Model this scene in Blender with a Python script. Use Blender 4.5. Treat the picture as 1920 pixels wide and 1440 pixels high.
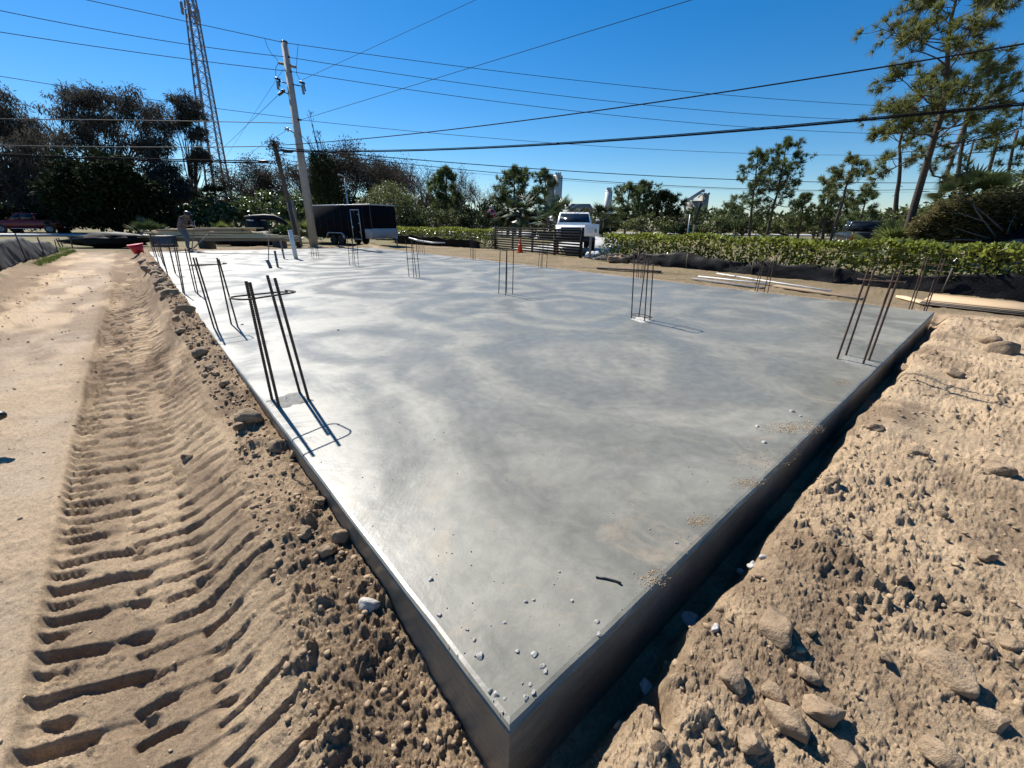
import bpy, math
import numpy as np
from mathutils import Vector, Matrix
for o in list(bpy.data.objects): bpy.data.objects.remove(o)
S = bpy.context.scene
COL = S.collection
RS = np.random.RandomState
# ------------------------------------------------------------------ camera
FPX, HOR, SLOPE, CAMH = 750.0, 418.0, 0.010, 1.35      # focal length in photo pixels, horizon row, roll, height above slab top
_th = math.atan((720 - HOR) / FPX); _ro = math.atan(SLOPE)
_fw = np.array([0, math.cos(_th), -math.sin(_th)]); _u = np.array([0, math.sin(_th), math.cos(_th)]); _r = np.array([1., 0, 0])
RT = math.cos(_ro) * _r + math.sin(_ro) * _u; UP = -math.sin(_ro) * _r + math.cos(_ro) * _u
cam = bpy.data.cameras.new('camera'); camo = bpy.data.objects.new('camera', cam); COL.objects.link(camo)
cam.sensor_width = 36; cam.lens = 36 * FPX / 1920; cam.clip_start = 0.02; cam.clip_end = 3000
camo.matrix_world = Matrix(((RT[0], UP[0], -_fw[0], 0), (RT[1], UP[1], -_fw[1], 0), (RT[2], UP[2], -_fw[2], CAMH), (0, 0, 0, 1)))
S.camera = camo
# ------------------------------------------------------------------ sky, sun, exposure
SUN_AZ, SUN_EL = math.radians(130.5), math.radians(45.5)
SUNV = np.array([math.cos(SUN_AZ) * math.cos(SUN_EL), math.sin(SUN_AZ) * math.cos(SUN_EL), math.sin(SUN_EL)])
w = bpy.data.worlds.new('World'); S.world = w; w.use_nodes = True
nt = w.node_tree; nt.nodes.clear()
sk = nt.nodes.new('ShaderNodeTexSky'); sk.sky_type = 'NISHITA'; sk.sun_disc = False
sk.sun_elevation = SUN_EL; sk.sun_rotation = math.pi / 2 - SUN_AZ
sk.air_density = 1.0; sk.dust_density = 0.1; sk.ozone_density = 6.0; sk.altitude = 0
bg = nt.nodes.new('ShaderNodeBackground'); bg.inputs[1].default_value = 0.07
wo = nt.nodes.new('ShaderNodeOutputWorld'); hs = nt.nodes.new('ShaderNodeHueSaturation'); hs.inputs['Saturation'].default_value = 1.32; nt.links.new(sk.outputs[0], hs.inputs['Color']); nt.links.new(hs.outputs[0], bg.inputs[0]); nt.links.new(bg.outputs[0], wo.inputs[0])
sl = bpy.data.lights.new('sun', 'SUN'); sl.energy = 5.0; sl.angle = math.radians(0.55); sl.color = (1, .955, .88)
so = bpy.data.objects.new('sun', sl); COL.objects.link(so)
so.rotation_euler = Vector(SUNV).to_track_quat('Z', 'Y').to_euler(); so.location = (0, 0, 40)
S.view_settings.view_transform = 'Standard'; S.view_settings.look = 'None'; S.view_settings.exposure = 0.8; S.view_settings.gamma = 1
S.view_settings.use_curve_mapping = False
S.cycles.max_bounces = 6; S.cycles.diffuse_bounces = 3; S.cycles.glossy_bounces = 3; S.cycles.transparent_max_bounces = 8
# ------------------------------------------------------------------ pixel helpers
def ray(x, y): return _fw * FPX + RT * (x - 960) + UP * (720 - y)
def P(x, y, z=0.0):                       # point where the pixel's ray meets height z
    d = ray(x, y); return d * ((z - CAMH) / d[2]) + np.array([0, 0, CAMH])
def PD(x, y, Y):                          # point on the pixel's ray at ground distance Y
    d = ray(x, y); return d * (Y / d[1]) + np.array([0, 0, CAMH])
# ------------------------------------------------------------------ mesh helpers
def mesh(name, V, F, smooth=False):
    """V (n,3); F list of arrays of equal-size polygons"""
    me = bpy.data.meshes.new(name)
    V = np.asarray(V, np.float32).reshape(-1, 3)
    F = [np.asarray(f, np.int32) for f in F if len(f)]
    me.vertices.add(len(V)); me.vertices.foreach_set('co', V.ravel())
    nl = sum(f.size for f in F); nf = sum(len(f) for f in F)
    me.loops.add(nl); me.polygons.add(nf)
    me.loops.foreach_set('vertex_index', np.concatenate([f.ravel() for f in F]))
    tot = np.concatenate([np.full(len(f), f.shape[1], np.int32) for f in F])
    st = np.zeros(nf, np.int32); st[1:] = np.cumsum(tot)[:-1]
    me.polygons.foreach_set('loop_start', st); me.polygons.foreach_set('loop_total', tot)
    if smooth: me.polygons.foreach_set('use_smooth', np.ones(nf, bool))
    me.update(calc_edges=True); me.validate()
    return me
def link(name, me, mat=None, parent=None, loc=None, rz=0):
    o = bpy.data.objects.new(name, me); COL.objects.link(o)
    if mat is not None and me is not None and len(me.materials) == 0:
        for m_ in (mat if isinstance(mat, (list, tuple)) else [mat]): me.materials.append(m_)
    if parent is not None: o.parent = parent
    if loc is not None: o.location = [float(v) for v in loc]
    if rz: o.rotation_euler = (0, 0, rz)
    return o
def tag(o, label=None, cat=None, group=None, kind=None):
    if label: o['label'] = label
    if cat: o['category'] = cat
    if group: o['group'] = group
    if kind: o['kind'] = kind
    return o
def thing(name, label, cat, loc=(0, 0, 0), rz=0, group=None):
    o = link(name, None, loc=loc, rz=rz); o.empty_display_size = .2
    return tag(o, label, cat, group)
def dup(o, loc=None, rz=None, label=None, group=None):
    def cp(a, par):
        c = a.copy(); COL.objects.link(c); c.parent = par
        for ch in list(a.children): cp(ch, c)
        return c
    r = cp(o, None)
    if loc is not None: r.location = [float(v) for v in loc]
    if rz is not None: r.rotation_euler = (0, 0, rz)
    if label: r['label'] = label
    if group: r['group'] = group
    return r
def rotm(rx=0, ry=0, rz=0):
    cx, sx, cy, sy, cz, sz = math.cos(rx), math.sin(rx), math.cos(ry), math.sin(ry), math.cos(rz), math.sin(rz)
    return np.array([[cz, -sz, 0], [sz, cz, 0], [0, 0, 1]]) @ np.array([[cy, 0, sy], [0, 1, 0], [-sy, 0, cy]]) @ np.array([[1, 0, 0], [0, cx, -sx], [0, sx, cx]])
def tubes(p0, p1, r0, r1, n=5):
    p0 = np.asarray(p0, float).reshape(-1, 3); p1 = np.asarray(p1, float).reshape(-1, 3); N = len(p0)
    r0 = np.broadcast_to(np.asarray(r0, float), (N,)); r1 = np.broadcast_to(np.asarray(r1, float), (N,))
    d = p1 - p0; d /= np.maximum(np.linalg.norm(d, axis=1, keepdims=True), 1e-9)
    a = np.where(np.abs(d[:, 2:3]) > .9, np.array([[1., 0, 0]]), np.array([[0, 0, 1.]]))
    e1 = np.cross(d, a); e1 /= np.linalg.norm(e1, axis=1, keepdims=True); e2 = np.cross(d, e1)
    an = np.arange(n) * 2 * math.pi / n
    ring = np.cos(an)[None, :, None] * e1[:, None] + np.sin(an)[None, :, None] * e2[:, None]
    V = np.concatenate([p0[:, None] + ring * r0[:, None, None], p1[:, None] + ring * r1[:, None, None]], 1).reshape(-1, 3)
    k = np.arange(n); q = np.stack([k, (k + 1) % n, (k + 1) % n + n, k + n], 1)
    F = (q[None] + (np.arange(N) * 2 * n)[:, None, None]).reshape(-1, 4)
    return V, F
class MB:
    def __init__(s): s.V = []; s.F = {}; s.n = 0
    def add(s, V, *Fs):
        V = np.asarray(V, float).reshape(-1, 3)
        for f in Fs:
            f = np.asarray(f, np.int64)
            if f.ndim == 1: f = f[None]
            s.F.setdefault(f.shape[1], []).append(f + s.n)
        s.V.append(V); s.n += len(V); return s
    def box(s, c, size, R=None, bev=0.0, taper=1.0):
        x, y, z = [v / 2 for v in size]
        if bev <= 0:
            v = np.array([[-x, -y, -z], [x, -y, -z], [x, y, -z], [-x, y, -z], [-x * taper, -y * taper, z], [x * taper, -y * taper, z], [x * taper, y * taper, z], [-x * taper, y * taper, z]])
            f = [[0, 3, 2, 1], [4, 5, 6, 7], [0, 1, 5, 4], [1, 2, 6, 5], [2, 3, 7, 6], [3, 0, 4, 7]]
            if R is not None: v = v @ R.T
            return s.add(v + np.asarray(c, float), f)
        b = min(bev, x * .9, y * .9, z * .9)
        rings = []
        for (zz, ins) in ((-z, b), (-z + b, 0), (z - b, 0), (z, b)):
            X, Y = x - ins, y - ins
            rings.append([[-X + (b if ins == 0 else 0), -Y, zz], [X - (b if ins == 0 else 0), -Y, zz], [X, -Y + (b if ins == 0 else 0), zz], [X, Y - (b if ins == 0 else 0), zz],
                          [X - (b if ins == 0 else 0), Y, zz], [-X + (b if ins == 0 else 0), Y, zz], [-X, Y - (b if ins == 0 else 0), zz], [-X, -Y + (b if ins == 0 else 0), zz]])
        v = np.array(rings).reshape(-1, 3); f = []
        for k in range(3):
            for i in range(8): f.append([k * 8 + i, k * 8 + (i + 1) % 8, k * 8 + 8 + (i + 1) % 8, k * 8 + 8 + i])
        if R is not None: v = v @ R.T
        return s.add(v + np.asarray(c, float), f, [list(range(7, -1, -1)), list(range(24, 32))])
    def tube(s, pts, rad, n=8, cap=True):
        pts = np.asarray(pts, float); m = len(pts); rad = np.broadcast_to(np.asarray(rad, float), (m,))
        d = np.gradient(pts, axis=0); d /= np.maximum(np.linalg.norm(d, axis=1, keepdims=True), 1e-9)
        a = np.array([0, 0, 1.]) if abs(d[0][2]) < .9 else np.array([1., 0, 0])
        V = []; an = np.arange(n) * 2 * math.pi / n
        e1 = np.cross(d[0], a); e1 /= np.linalg.norm(e1)
        for i in range(m):
            e1 = e1 - d[i] * (e1 @ d[i]); e1 /= np.linalg.norm(e1); e2 = np.cross(d[i], e1)
            V.append(pts[i] + rad[i] * (np.cos(an)[:, None] * e1 + np.sin(an)[:, None] * e2))
        k = np.arange(n); q = np.stack([k, (k + 1) % n, (k + 1) % n + n, k + n], 1)
        F = (q[None] + (np.arange(m - 1) * n)[:, None, None]).reshape(-1, 4)
        s.add(np.concatenate(V), F)
        if cap:
            s.F.setdefault(n, []).append(np.array([list(range(n - 1, -1, -1)), list(range((m - 1) * n, m * n))]) + s.n - m * n)
        return s
    def lathe(s, prof, c=(0, 0, 0), n=16, R=None):       # prof: list of (radius, z)
        an = np.arange(n) * 2 * math.pi / n; V = []
        for r_, z_ in prof: V.append(np.stack([r_ * np.cos(an), r_ * np.sin(an), np.full(n, z_)], 1))
        V = np.concatenate(V); m = len(prof)
        if R is not None: V = V @ R.T
        k = np.arange(n); q = np.stack([k, (k + 1) % n, (k + 1) % n + n, k + n], 1)
        F = (q[None] + (np.arange(m - 1) * n)[:, None, None]).reshape(-1, 4)
        s.add(V + np.asarray(c, float), F)
        s.F.setdefault(n, []).append(np.array([list(range(n - 1, -1, -1)), list(range((m - 1) * n, m * n))]) + s.n - m * n)
        return s
    def prism(s, poly, depth, frame=None):               # poly in local (a,b); extruded along c; frame = (origin, ea, eb, ec)
        o, ea, eb, ec = frame if frame is not None else (np.zeros(3), np.array([1., 0, 0]), np.array([0, 1., 0]), np.array([0, 0, 1.]))
        n = len(poly); A = np.array([np.asarray(o, float) + p[0] * np.asarray(ea) + p[1] * np.asarray(eb) for p in poly]); B = A + depth * np.asarray(ec, float)
        s.add(np.concatenate([A, B]), [[i, (i + 1) % n, n + (i + 1) % n, n + i] for i in range(n)])
        s.F.setdefault(n, []).append(np.array([list(range(n - 1, -1, -1)), list(range(n, 2 * n))]) + s.n - 2 * n)
        return s
    def loft(s, secs, closed=True, cap=True):            # list of (n,3) rings
        n = len(secs[0]); m = len(secs); V = np.concatenate([np.asarray(q, float) for q in secs])
        k = np.arange(n if closed else n - 1); q = np.stack([k, (k + 1) % n, (k + 1) % n + n, k + n], 1)
        s.add(V, (q[None] + (np.arange(m - 1) * n)[:, None, None]).reshape(-1, 4))
        if cap: s.F.setdefault(n, []).append(np.array([list(range(n - 1, -1, -1)), list(range((m - 1) * n, m * n))]) + s.n - m * n)
        return s
    def me(s, name, smooth=False): return mesh(name, np.concatenate(s.V), [np.concatenate(f) for f in s.F.values()], smooth)
    def build(s, name, mat=None, parent=None, loc=None, rz=0, smooth=False, off=None):
        if off is not None: s.V = [v - np.asarray(off, float) for v in s.V]
        return link(name, s.me(name, smooth), mat, parent, loc, rz)
def world_thing(name, mat, mb, label, cat, group=None, smooth=False):    # one mesh given in world coordinates, origin moved to its base
    V = np.concatenate(mb.V); c = (V.min(0) + V.max(0)) / 2; c[2] = V[:, 2].min()
    return tag(mb.build(name, mat, None, c, smooth=smooth, off=c), label, cat, group)
# ------------------------------------------------------------------ materials
def L(h):   # sRGB 0-255 -> linear
    return tuple(((c / 255) / 12.92 if c / 255 <= .04045 else ((c / 255 + .055) / 1.055) ** 2.4) for c in h)
class N:
    def __init__(s, name):
        s.m = bpy.data.materials.new(name); s.m.use_nodes = True; s.t = s.m.node_tree; s.t.nodes.clear()
        s.out = s.n('ShaderNodeOutputMaterial'); s.b = s.n('ShaderNodeBsdfPrincipled'); s.l(s.b.outputs[0], s.out.inputs[0])
        s.pos = s.n('ShaderNodeNewGeometry').outputs['Position']
    def n(s, ty, **kw):
        q = s.t.nodes.new(ty)
        for k, v in kw.items(): setattr(q, k, v)
        return q
    def l(s, a, b): s.t.links.new(a, b)
    def noise(s, scale, detail=4, rough=.55, dist=0, vec=None, out='Fac'):
        q = s.n('ShaderNodeTexNoise'); q.inputs['Scale'].default_value = scale; q.inputs['Detail'].default_value = detail
        q.inputs['Roughness'].default_value = rough; q.inputs['Distortion'].default_value = dist
        s.l(vec if vec is not None else s.pos, q.inputs['Vector']); return q.outputs[out]
    def ramp(s, fac, stops):
        q = s.n('ShaderNodeValToRGB'); e = q.color_ramp.elements
        while len(e) < len(stops): e.new(.5)
        for k, (p_, c_) in enumerate(stops):
            e[k].position = p_; e[k].color = (*(c_ if isinstance(c_, (tuple, list)) else (c_,) * 3), 1)
        s.l(fac, q.inputs[0]); return q.outputs[0]
    def mix(s, fac, a, b, mode='MIX'):
        q = s.n('ShaderNodeMix', data_type='RGBA', blend_type=mode)
        for sock, v in ((q.inputs[0], fac), (q.inputs[6], a), (q.inputs[7], b)):
            if hasattr(v, 'is_output') or hasattr(v, 'links'): s.l(v, sock)
            elif isinstance(v, (int, float)): sock.default_value = v
            else: sock.default_value = (*v, 1)
        return q.outputs[2]
    def math(s, op, a, b=0.0, clamp=False):
        q = s.n('ShaderNodeMath', operation=op, use_clamp=clamp)
        for sock, v in ((q.inputs[0], a), (q.inputs[1], b)):
            if hasattr(v, 'links'): s.l(v, sock)
            else: sock.default_value = v
        return q.outputs[0]
    def bump(s, h, strength=.3, dist=.02, prev=None):
        q = s.n('ShaderNodeBump'); q.inputs['Strength'].default_value = strength; q.inputs['Distance'].default_value = dist
        s.l(h, q.inputs['Height'])
        if prev is not None: s.l(prev, q.inputs['Normal'])
        return q.outputs[0]
    def set(s, k, v):
        if hasattr(v, 'links'): s.l(v, s.b.inputs[k])
        elif isinstance(v, (tuple, list)): s.b.inputs[k].default_value = (*v, 1)
        else: s.b.inputs[k].default_value = v
    def attr(s, name):
        q = s.n('ShaderNodeAttribute'); q.attribute_name = name; return q
def objc(m): return m.n('ShaderNodeTexCoord').outputs['Object']
def mk(name, col, rough=.6, metal=0.0, var=.18, scale=6, bump=0.0, bscale=60, spec=.5, col2=None, obj=False, island=0.0, trans=0.0, bdist=.01):
    m = N(name); vec = objc(m) if obj else None
    f = m.noise(scale, 5, .6, .3, vec)
    a = tuple(c * (1 - var) for c in col); b_ = col2 if col2 is not None else tuple(min(1, c * (1 + var)) for c in col)
    c = m.mix(m.ramp(f, [(.3, 0.), (.7, 1.)]), a, b_)
    if island:
        g = m.n('ShaderNodeNewGeometry').outputs['Random Per Island']
        c = m.mix(1.0, c, m.ramp(g, [(0., 1 - island), (1., min(2., 1 + island))]), 'MULTIPLY')
    m.set('Base Color', c); m.set('Roughness', rough); m.set('Metallic', metal); m.b.inputs['Specular IOR Level'].default_value = spec
    if bump: m.set('Normal', m.bump(m.noise(bscale, 5, .65, 0, vec), bump, bdist))
    if trans:
        t_ = m.n('ShaderNodeBsdfTranslucent'); m.l(c, t_.inputs[0]); x = m.n('ShaderNodeMixShader'); x.inputs[0].default_value = trans
        m.l(m.b.outputs[0], x.inputs[1]); m.l(t_.outputs[0], x.inputs[2]); m.l(x.outputs[0], m.out.inputs[0])
    return m.m
def wood(name, col, var=.3):
    m = N(name); tc = objc(m); mp = m.n('ShaderNodeMapping'); mp.inputs['Scale'].default_value = (1.2, 18, 18); m.l(tc, mp.inputs[0])
    f = m.noise(3, 6, .6, 1.2, mp.outputs[0]); g = m.noise(1.5, 3)
    c = m.mix(m.ramp(f, [(.3, 0.), (.7, 1.)]), tuple(v * (1 - var) for v in col), tuple(min(1, v * (1 + var)) for v in col))
    c = m.mix(m.ramp(g, [(.35, 0.), (.75, .5)]), c, tuple(v * .6 for v in col))
    m.set('Base Color', c); m.set('Roughness', .75); m.set('Normal', m.bump(f, .25, .004)); return m.m
MT = {}
MT['steel'] = mk('rebar_steel', (.06, .042, .034), .65, .3, .45, 30, .5, 350, bdist=.002)
MT['steel2'] = mk('rebar_rusty', (.075, .045, .032), .75, .2, .4, 30, .5, 350, bdist=.002)
MT['pvc'] = mk('pvc_white', (.72, .72, .7), .4, 0, .05)
MT['conduit'] = mk('conduit_grey', (.14, .145, .15), .5, 0, .15)
MT['black_plastic'] = mk('black_fabric', (.006, .006, .007), .6, 0, .4, 8, .5, 18, bdist=.03, spec=.14)
MT['silt_grey'] = mk('grey_black_fabric', (.014, .014, .015), .75, 0, .5, 5, .35, 25, bdist=.02)
MT['lumber'] = wood('lumber', (.7, .53, .31), .2); MT['lumber2'] = wood('lumber_weathered', (.34, .25, .16)); MT['darkwood'] = wood('wood_dark', (.09, .07, .055))
MT['ply'] = wood('plywood', (.48, .34, .2), .12)
MT['black_metal'] = mk('black_powder_coat', (.007, .007, .008), .6, 0, .3, 12, spec=.2)
MT['glass'] = mk('dark_glass', (.012, .015, .018), .12, 0, .1, spec=.4)
MT['tyre'] = mk('tyre_rubber', (.02, .02, .02), .85); MT['rim'] = mk('alloy', (.5, .5, .5), .3, .9)
MT['chrome'] = mk('chrome', (.6, .6, .6), .18, 1, .05); MT['black_trim'] = mk('black_trim', (.015, .015, .016), .45)
MT['white_paint'] = mk('white_paint', (.8, .8, .78), .25, 0, .04); MT['red_paint'] = mk('dark_red_paint', (.13, .012, .016), .3, 0, .1)
MT['black_paint'] = mk('black_paint', (.012, .012, .014), .25, 0, .1)
MT['lamp'] = mk('headlamp', (.55, .57, .6), .1, .2, .1); MT['redlamp'] = mk('tail_lamp', (.4, .01, .01), .2)
MT['concrete_pole'] = mk('pole_concrete', (.36, .345, .315), .85, 0, .15, 4, .25, 40)
MT['oldwood'] = mk('old_pole_wood', (.10, .078, .06), .9, 0, .35, 12, .5, 30)
MT['greywood'] = mk('grey_wood', (.22, .2, .18), .9, 0, .3, 12, .4, 30)
MT['wire'] = mk('cable_black', (.015, .015, .017), .9, spec=.1); MT['wire_al'] = mk('cable_aluminium', (.08, .085, .09), .7, .2, spec=.3)
MT['insul'] = mk('insulator', (.17, .2, .19), .4); MT['galv'] = mk('galvanised', (.42, .44, .46), .45, .7, .15)
MT['tower'] = mk('tower_steel', (.2, .22, .25), .6, .4, .2)
MT['bark'] = mk('pine_bark', (.07, .052, .042), .95, 0, .4, 14, .9, 22, bdist=.03)
MT['bark_grey'] = mk('grey_bark', (.13, .115, .1), .95, 0, .35, 10, .6, 30, bdist=.02)
MT['bark_dark'] = mk('dark_bark', (.05, .04, .033), .95, 0, .35, 10)
def leafm(name, col, rough=.55, isl=.45, tr=.25, spec=.4): return mk(name, col, rough, 0, .2, 1.2, island=isl, trans=tr, spec=spec)
MT['needle'] = leafm('pine_needles', (.09, .12, .04), tr=.4); MT['needle_y'] = leafm('pine_needles_bright', (.14, .15, .04), tr=.45)
MT['hedge'] = leafm('hedge_leaves', (.19, .215, .04), .28, .6, .45, .6); MT['shrub'] = leafm('shrub_leaves', (.075, .105, .03), .25, .6, .35, .7)
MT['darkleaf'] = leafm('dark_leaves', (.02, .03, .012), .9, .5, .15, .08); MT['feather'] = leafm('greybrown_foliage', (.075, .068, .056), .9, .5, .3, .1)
MT['brownleaf'] = leafm('dry_brown_foliage', (.07, .056, .042), .9, .5, .25, .1); MT['olive'] = leafm('olive_leaves', (.1, .12, .035), .5, .5, .4)
MT['wood_far'] = leafm('far_wood_leaves', (.06, .075, .03), .9, .5, .25, .1); MT['palm'] = leafm('palm_leaves', (.06, .085, .035), .4, .4, .2, .5)
MT['palm_dead'] = leafm('dry_palm', (.2, .15, .08), .8, .4, .2); MT['brush'] = leafm('brush_leaves', (.105, .09, .036), .8, .6, .35, .15)
MT['grass'] = leafm('grass_blades', (.11, .15, .035), .6, .5, .3)
# ------------------------------------------------------------------ noise for the terrain
def _hash(i, j, s):
    h = (i.astype(np.int64) * 374761393 + j.astype(np.int64) * 668265263 + s * 1442695041) & 0xFFFFFFFF
    h = ((h ^ (h >> 13)) * 1274126177) & 0xFFFFFFFF
    h = ((h ^ (h >> 16)) * 2246822519) & 0xFFFFFFFF
    return ((h ^ (h >> 15)) & 0xFFFFFF) / float(0xFFFFFF)
def vn(x, y, s=0):
    i = np.floor(x); j = np.floor(y); fx = x - i; fy = y - j
    fx = fx * fx * (3 - 2 * fx); fy = fy * fy * (3 - 2 * fy)
    a = _hash(i, j, s); b = _hash(i + 1, j, s); c = _hash(i, j + 1, s); d = _hash(i + 1, j + 1, s)
    return (a + (b - a) * fx) * (1 - fy) + (c + (d - c) * fx) * fy
def fbm(x, y, s=0, o=4, g=.5):
    t = 0; a = 1.; n = 0
    for k in range(o): t = t + a * (vn(x * 2 ** k + 17.3 * k, y * 2 ** k - 9.1 * k, s + k) - .5); n += a; a *= g
    return t / n * 2
def clods(x, y, size, s, dens=.8):
    """broken, angular lumps of the given size; result in metres"""
    wx = x + .45 * size * fbm(x / size * 1.7, y / size * 1.7, s + 50, 3); wy = y + .45 * size * fbm(x / size * 1.7 + 40, y / size * 1.7, s + 51, 3)
    X = wx / size; Y = wy / size; i = np.floor(X); j = np.floor(Y); best = np.zeros_like(X)
    for di in (-1, 0, 1):
        for dj in (-1, 0, 1):
            a = i + di; b = j + dj; h1 = _hash(a, b, s + 4); h2 = _hash(a, b, s + 5)
            dx = X - a - _hash(a, b, s); dy = Y - b - _hash(a, b, s + 1); rr = .18 + .46 * _hash(a, b, s + 2) ** 1.8; on = _hash(a, b, s + 3) < dens
            cs = np.cos(h1 * 6.283); sn = np.sin(h1 * 6.283); p_ = (dx * cs + dy * sn) / rr; q_ = (dy * cs - dx * sn) / (rr * (.6 + .4 * h2))
            d = .55 * np.maximum(np.abs(p_), np.abs(q_)) + .45 * np.sqrt(p_ * p_ + q_ * q_)
            hh = rr * np.clip(1 - d ** 2.2, 0, 1) ** .62 * (.72 + .35 * (h2 - .5) + .16 * p_) * on
            best = np.maximum(best, hh)
    return best * size
def sst(a, b, v): t = np.clip((v - a) / (b - a), 0, 1); return t * t * (3 - 2 * t)
# ------------------------------------------------------------------ slab outline and ground shape
cC, cR, cL, cB = [P(*p)[:2] for p in ((955, 1365), (1753, 585), (279, 472), (700, 464))]
def edge(a, b):   # origin, unit direction, outward normal (outline runs c-r-b-l anticlockwise)
    e = (b - a) / np.linalg.norm(b - a); return a, e, np.array([e[1], -e[0]])
E_R, E_BR, E_B, E_L = edge(cC, cR), edge(cR, cB), edge(cB, cL), edge(cL, cC)
def slabd(x, y):
    ds = [(x - a[0]) * n[0] + (y - a[1]) * n[1] for a, e, n in (E_R, E_BR, E_B, E_L)]
    u = [(x - a[0]) * e[0] + (y - a[1]) * e[1] for a, e, n in (E_R, E_BR, E_B, E_L)]
    return ds, u
LEN_L = np.linalg.norm(cL - cC)
def terrain(x, y, fine=True):
    (dr, dbr, db, dl), (ur, ubr, ub, ul) = slabd(x, y)
    ul = LEN_L - ul                                     # measured from the front corner
    R = np.hypot(x, y)
    base = -.2 + .05 * fbm(x / 6, y / 6, 1, 3) * sst(3, 10, R)
    # left side: track between the slab and the silt fence
    zed = np.interp(ul, [-1, 0, 1, 2, 3.3, 4.6, 8, 26], [-.5, -.42, -.19, -.15, -.10, -.02, .03, .0])
    zpt = np.interp(ul, [0, 3, 6, 10, 20], [-.30, -.24, -.18, -.15, -.15])
    t = sst(.05, .5, dl)
    bank = .055 * np.exp(-((dl - .38) / .17) ** 2) * (.6 + .8 * vn(ul / .8, dl * 0, 5)) * sst(-.2, .8, ul)
    far_berm = .13 * np.exp(-((dl - .3) / .22) ** 2) * sst(5, 9, ul) * (.35 + 1.1 * vn(ul / .5, dl / .5, 7))
    zl = zed * (1 - t) + zpt * t + bank + far_berm
    zl = zl + .14 * sst(2.75, 3.4, dl) * sst(1, 6, ul)   # rise at the silt fence
    # right side: trench, then loose spoil
    tr = .10 + .07 * (fbm(ur / .45, ur * 0, 9, 3)) + .05 * np.exp(-ur / .6)
    zr = -.40 + (.27 + .04 * sst(2, 6, ur)) * sst(tr - .07, tr + .07, dr) - .03 * sst(.5, 1.6, dr) + .05 * fbm(x / 1.3, y / 1.3, 11, 3) * sst(.2, .8, dr)
    zr = zr + .05 * np.exp(-((dr - .30) / .16) ** 2) * vn(ur / .45, ur * 0, 13)
    # behind: ground almost level with the slab
    zbr = -.07 - .12 * sst(.3, 2.5, dbr) + .03 * fbm(x / 1.5, y / 1.5, 15, 3)
    zb = -.06 + .17 * np.exp(-((db - 1.1) / .5) ** 2) * (.3 + 1.1 * vn(ub / 1.1, ub * 0, 17)) - .12 * sst(2, 4, db)
    W = np.stack([np.exp(np.clip(q, -6, 6) * 7.) for q in (dr, dbr, db, dl)]); W /= W.sum(0)
    near = 1 - sst(5.0, 8.5, np.maximum(np.maximum(dr, dl), np.maximum(dbr, db)))
    z = (W[0] * zr + W[1] * zbr + W[2] * zb + W[3] * zl) * near + base * (1 - near)
    if not fine: return z
    nr = 1 - sst(9, 22, R)
    left = W[3]; right = W[0]; back = W[1] + W[2]
    # clod masks
    soft = 1 - sst(-.08, .1, dl - (.30 + .32 * np.exp(-np.maximum(ul, 0) / .8)) + .16 * fbm(ul / .4, dl / .3, 3, 4))        # crumbly bank beside the slab
    mR = right * sst(.04, .16, dr); mL = left * soft
    smoothR = sst(.52, .8, vn(x / .55, y / .55, 21)) * np.exp(-((dr - .45) / .3) ** 2)   # trodden sandy patches beside the trench
    rough = np.clip(mR * (1 - .85 * smoothR) + mL, 0, 1)
    # coarse lumps only where the reader sees loose soil
    k = rough * nr
    cl = .15 + .85 * sst(.42, .66, vn(x / .5, y / .5, 35) * .7 + .3 * vn(x / .17, y / .17, 36))
    z = z + k * (cl * .95 * clods(x, y, .085, 31, .6) + (.35 + .65 * cl) * 1.05 * clods(x, y, .042, 41, .85) + 1.0 * clods(x, y, .021, 46, .92) + .8 * clods(x, y, .011, 47, .9) + .02 * fbm(x / .2, y / .2, 51, 3) + .006 * fbm(x / .025, y / .025, 52, 2))
    z = z + mR * nr * .4 * clods(x, y, .22, 61, .3) * cl
    nr2 = 1 - sst(18, 34, R); up_ = left * sst(2.5, 6, ul) * nr2
    z = z + mL * nr2 * sst(3, 7, ul) * (1.1 * clods(x, y, .17, 171, .7) + .9 * clods(x, y, .09, 172, .8))
    ed_ = (1 - sst(.25, .8, dl)) + sst(1.8, 2.3, dl)
    z = z + up_ * (.25 + ed_) * (.7 * clods(x, y, .13, 173, .45) + .7 * clods(x, y, .07, 174, .6) + .02 * fbm(ul / .5, dl / .12, 175, 3)) * sst(.25, .6, vn(ul / .9, dl / .45, 176))
    z = z + up_ * .014 * fbm(ul / .22, dl / .16, 177, 3)
    # track: cleat imprints of a crawler machine
    d0 = 1.17 + .02 * fbm(ul / .9, ul * 0, 71, 2) - .12 * sst(5, 12, ul) - .28 * sst(12, 19, ul)
    v = d0 - dl                                              # distance in from the sharp left rim
    age = sst(.42, .6, vn(ul / .55, v / .35, 73) + .25)
    def cleat(pitch, ph, v0, v1, slant, wd, s):
        q = (ul + slant * v + .018 * fbm(ul / .3, v / .18, s, 2)) / pitch + ph; f = np.abs(q - np.floor(q) - .5)
        m_ = sst(v0 - .012, v0 + .012, v) * (1 - sst(v1 - .05, v1 + .03, v)); i_ = np.floor(q)
        m_ = m_ * (.6 + .55 * _hash(i_, i_ * 0 + 3, s)) * (.3 + .9 * sst(.15, .55, vn(ul / .25, v / .12, s + 4)))
        return m_ * (1 - sst(wd * .55, wd, f)) * (1 + .9 * sst(2.5, 5.5, ul))
    tr_ = left * nr * sst(.0, .4, ul + .4)
    z = z - tr_ * .038 * cleat(.205, 0, .0, .36, .42, .17, 75)
    z = z - tr_ * .032 * cleat(.205, .5, .0, .14, .42, .15, 77)
    z = z - tr_ * .027 * cleat(.13, .2, .30, .60, .15, .17, 79)
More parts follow.
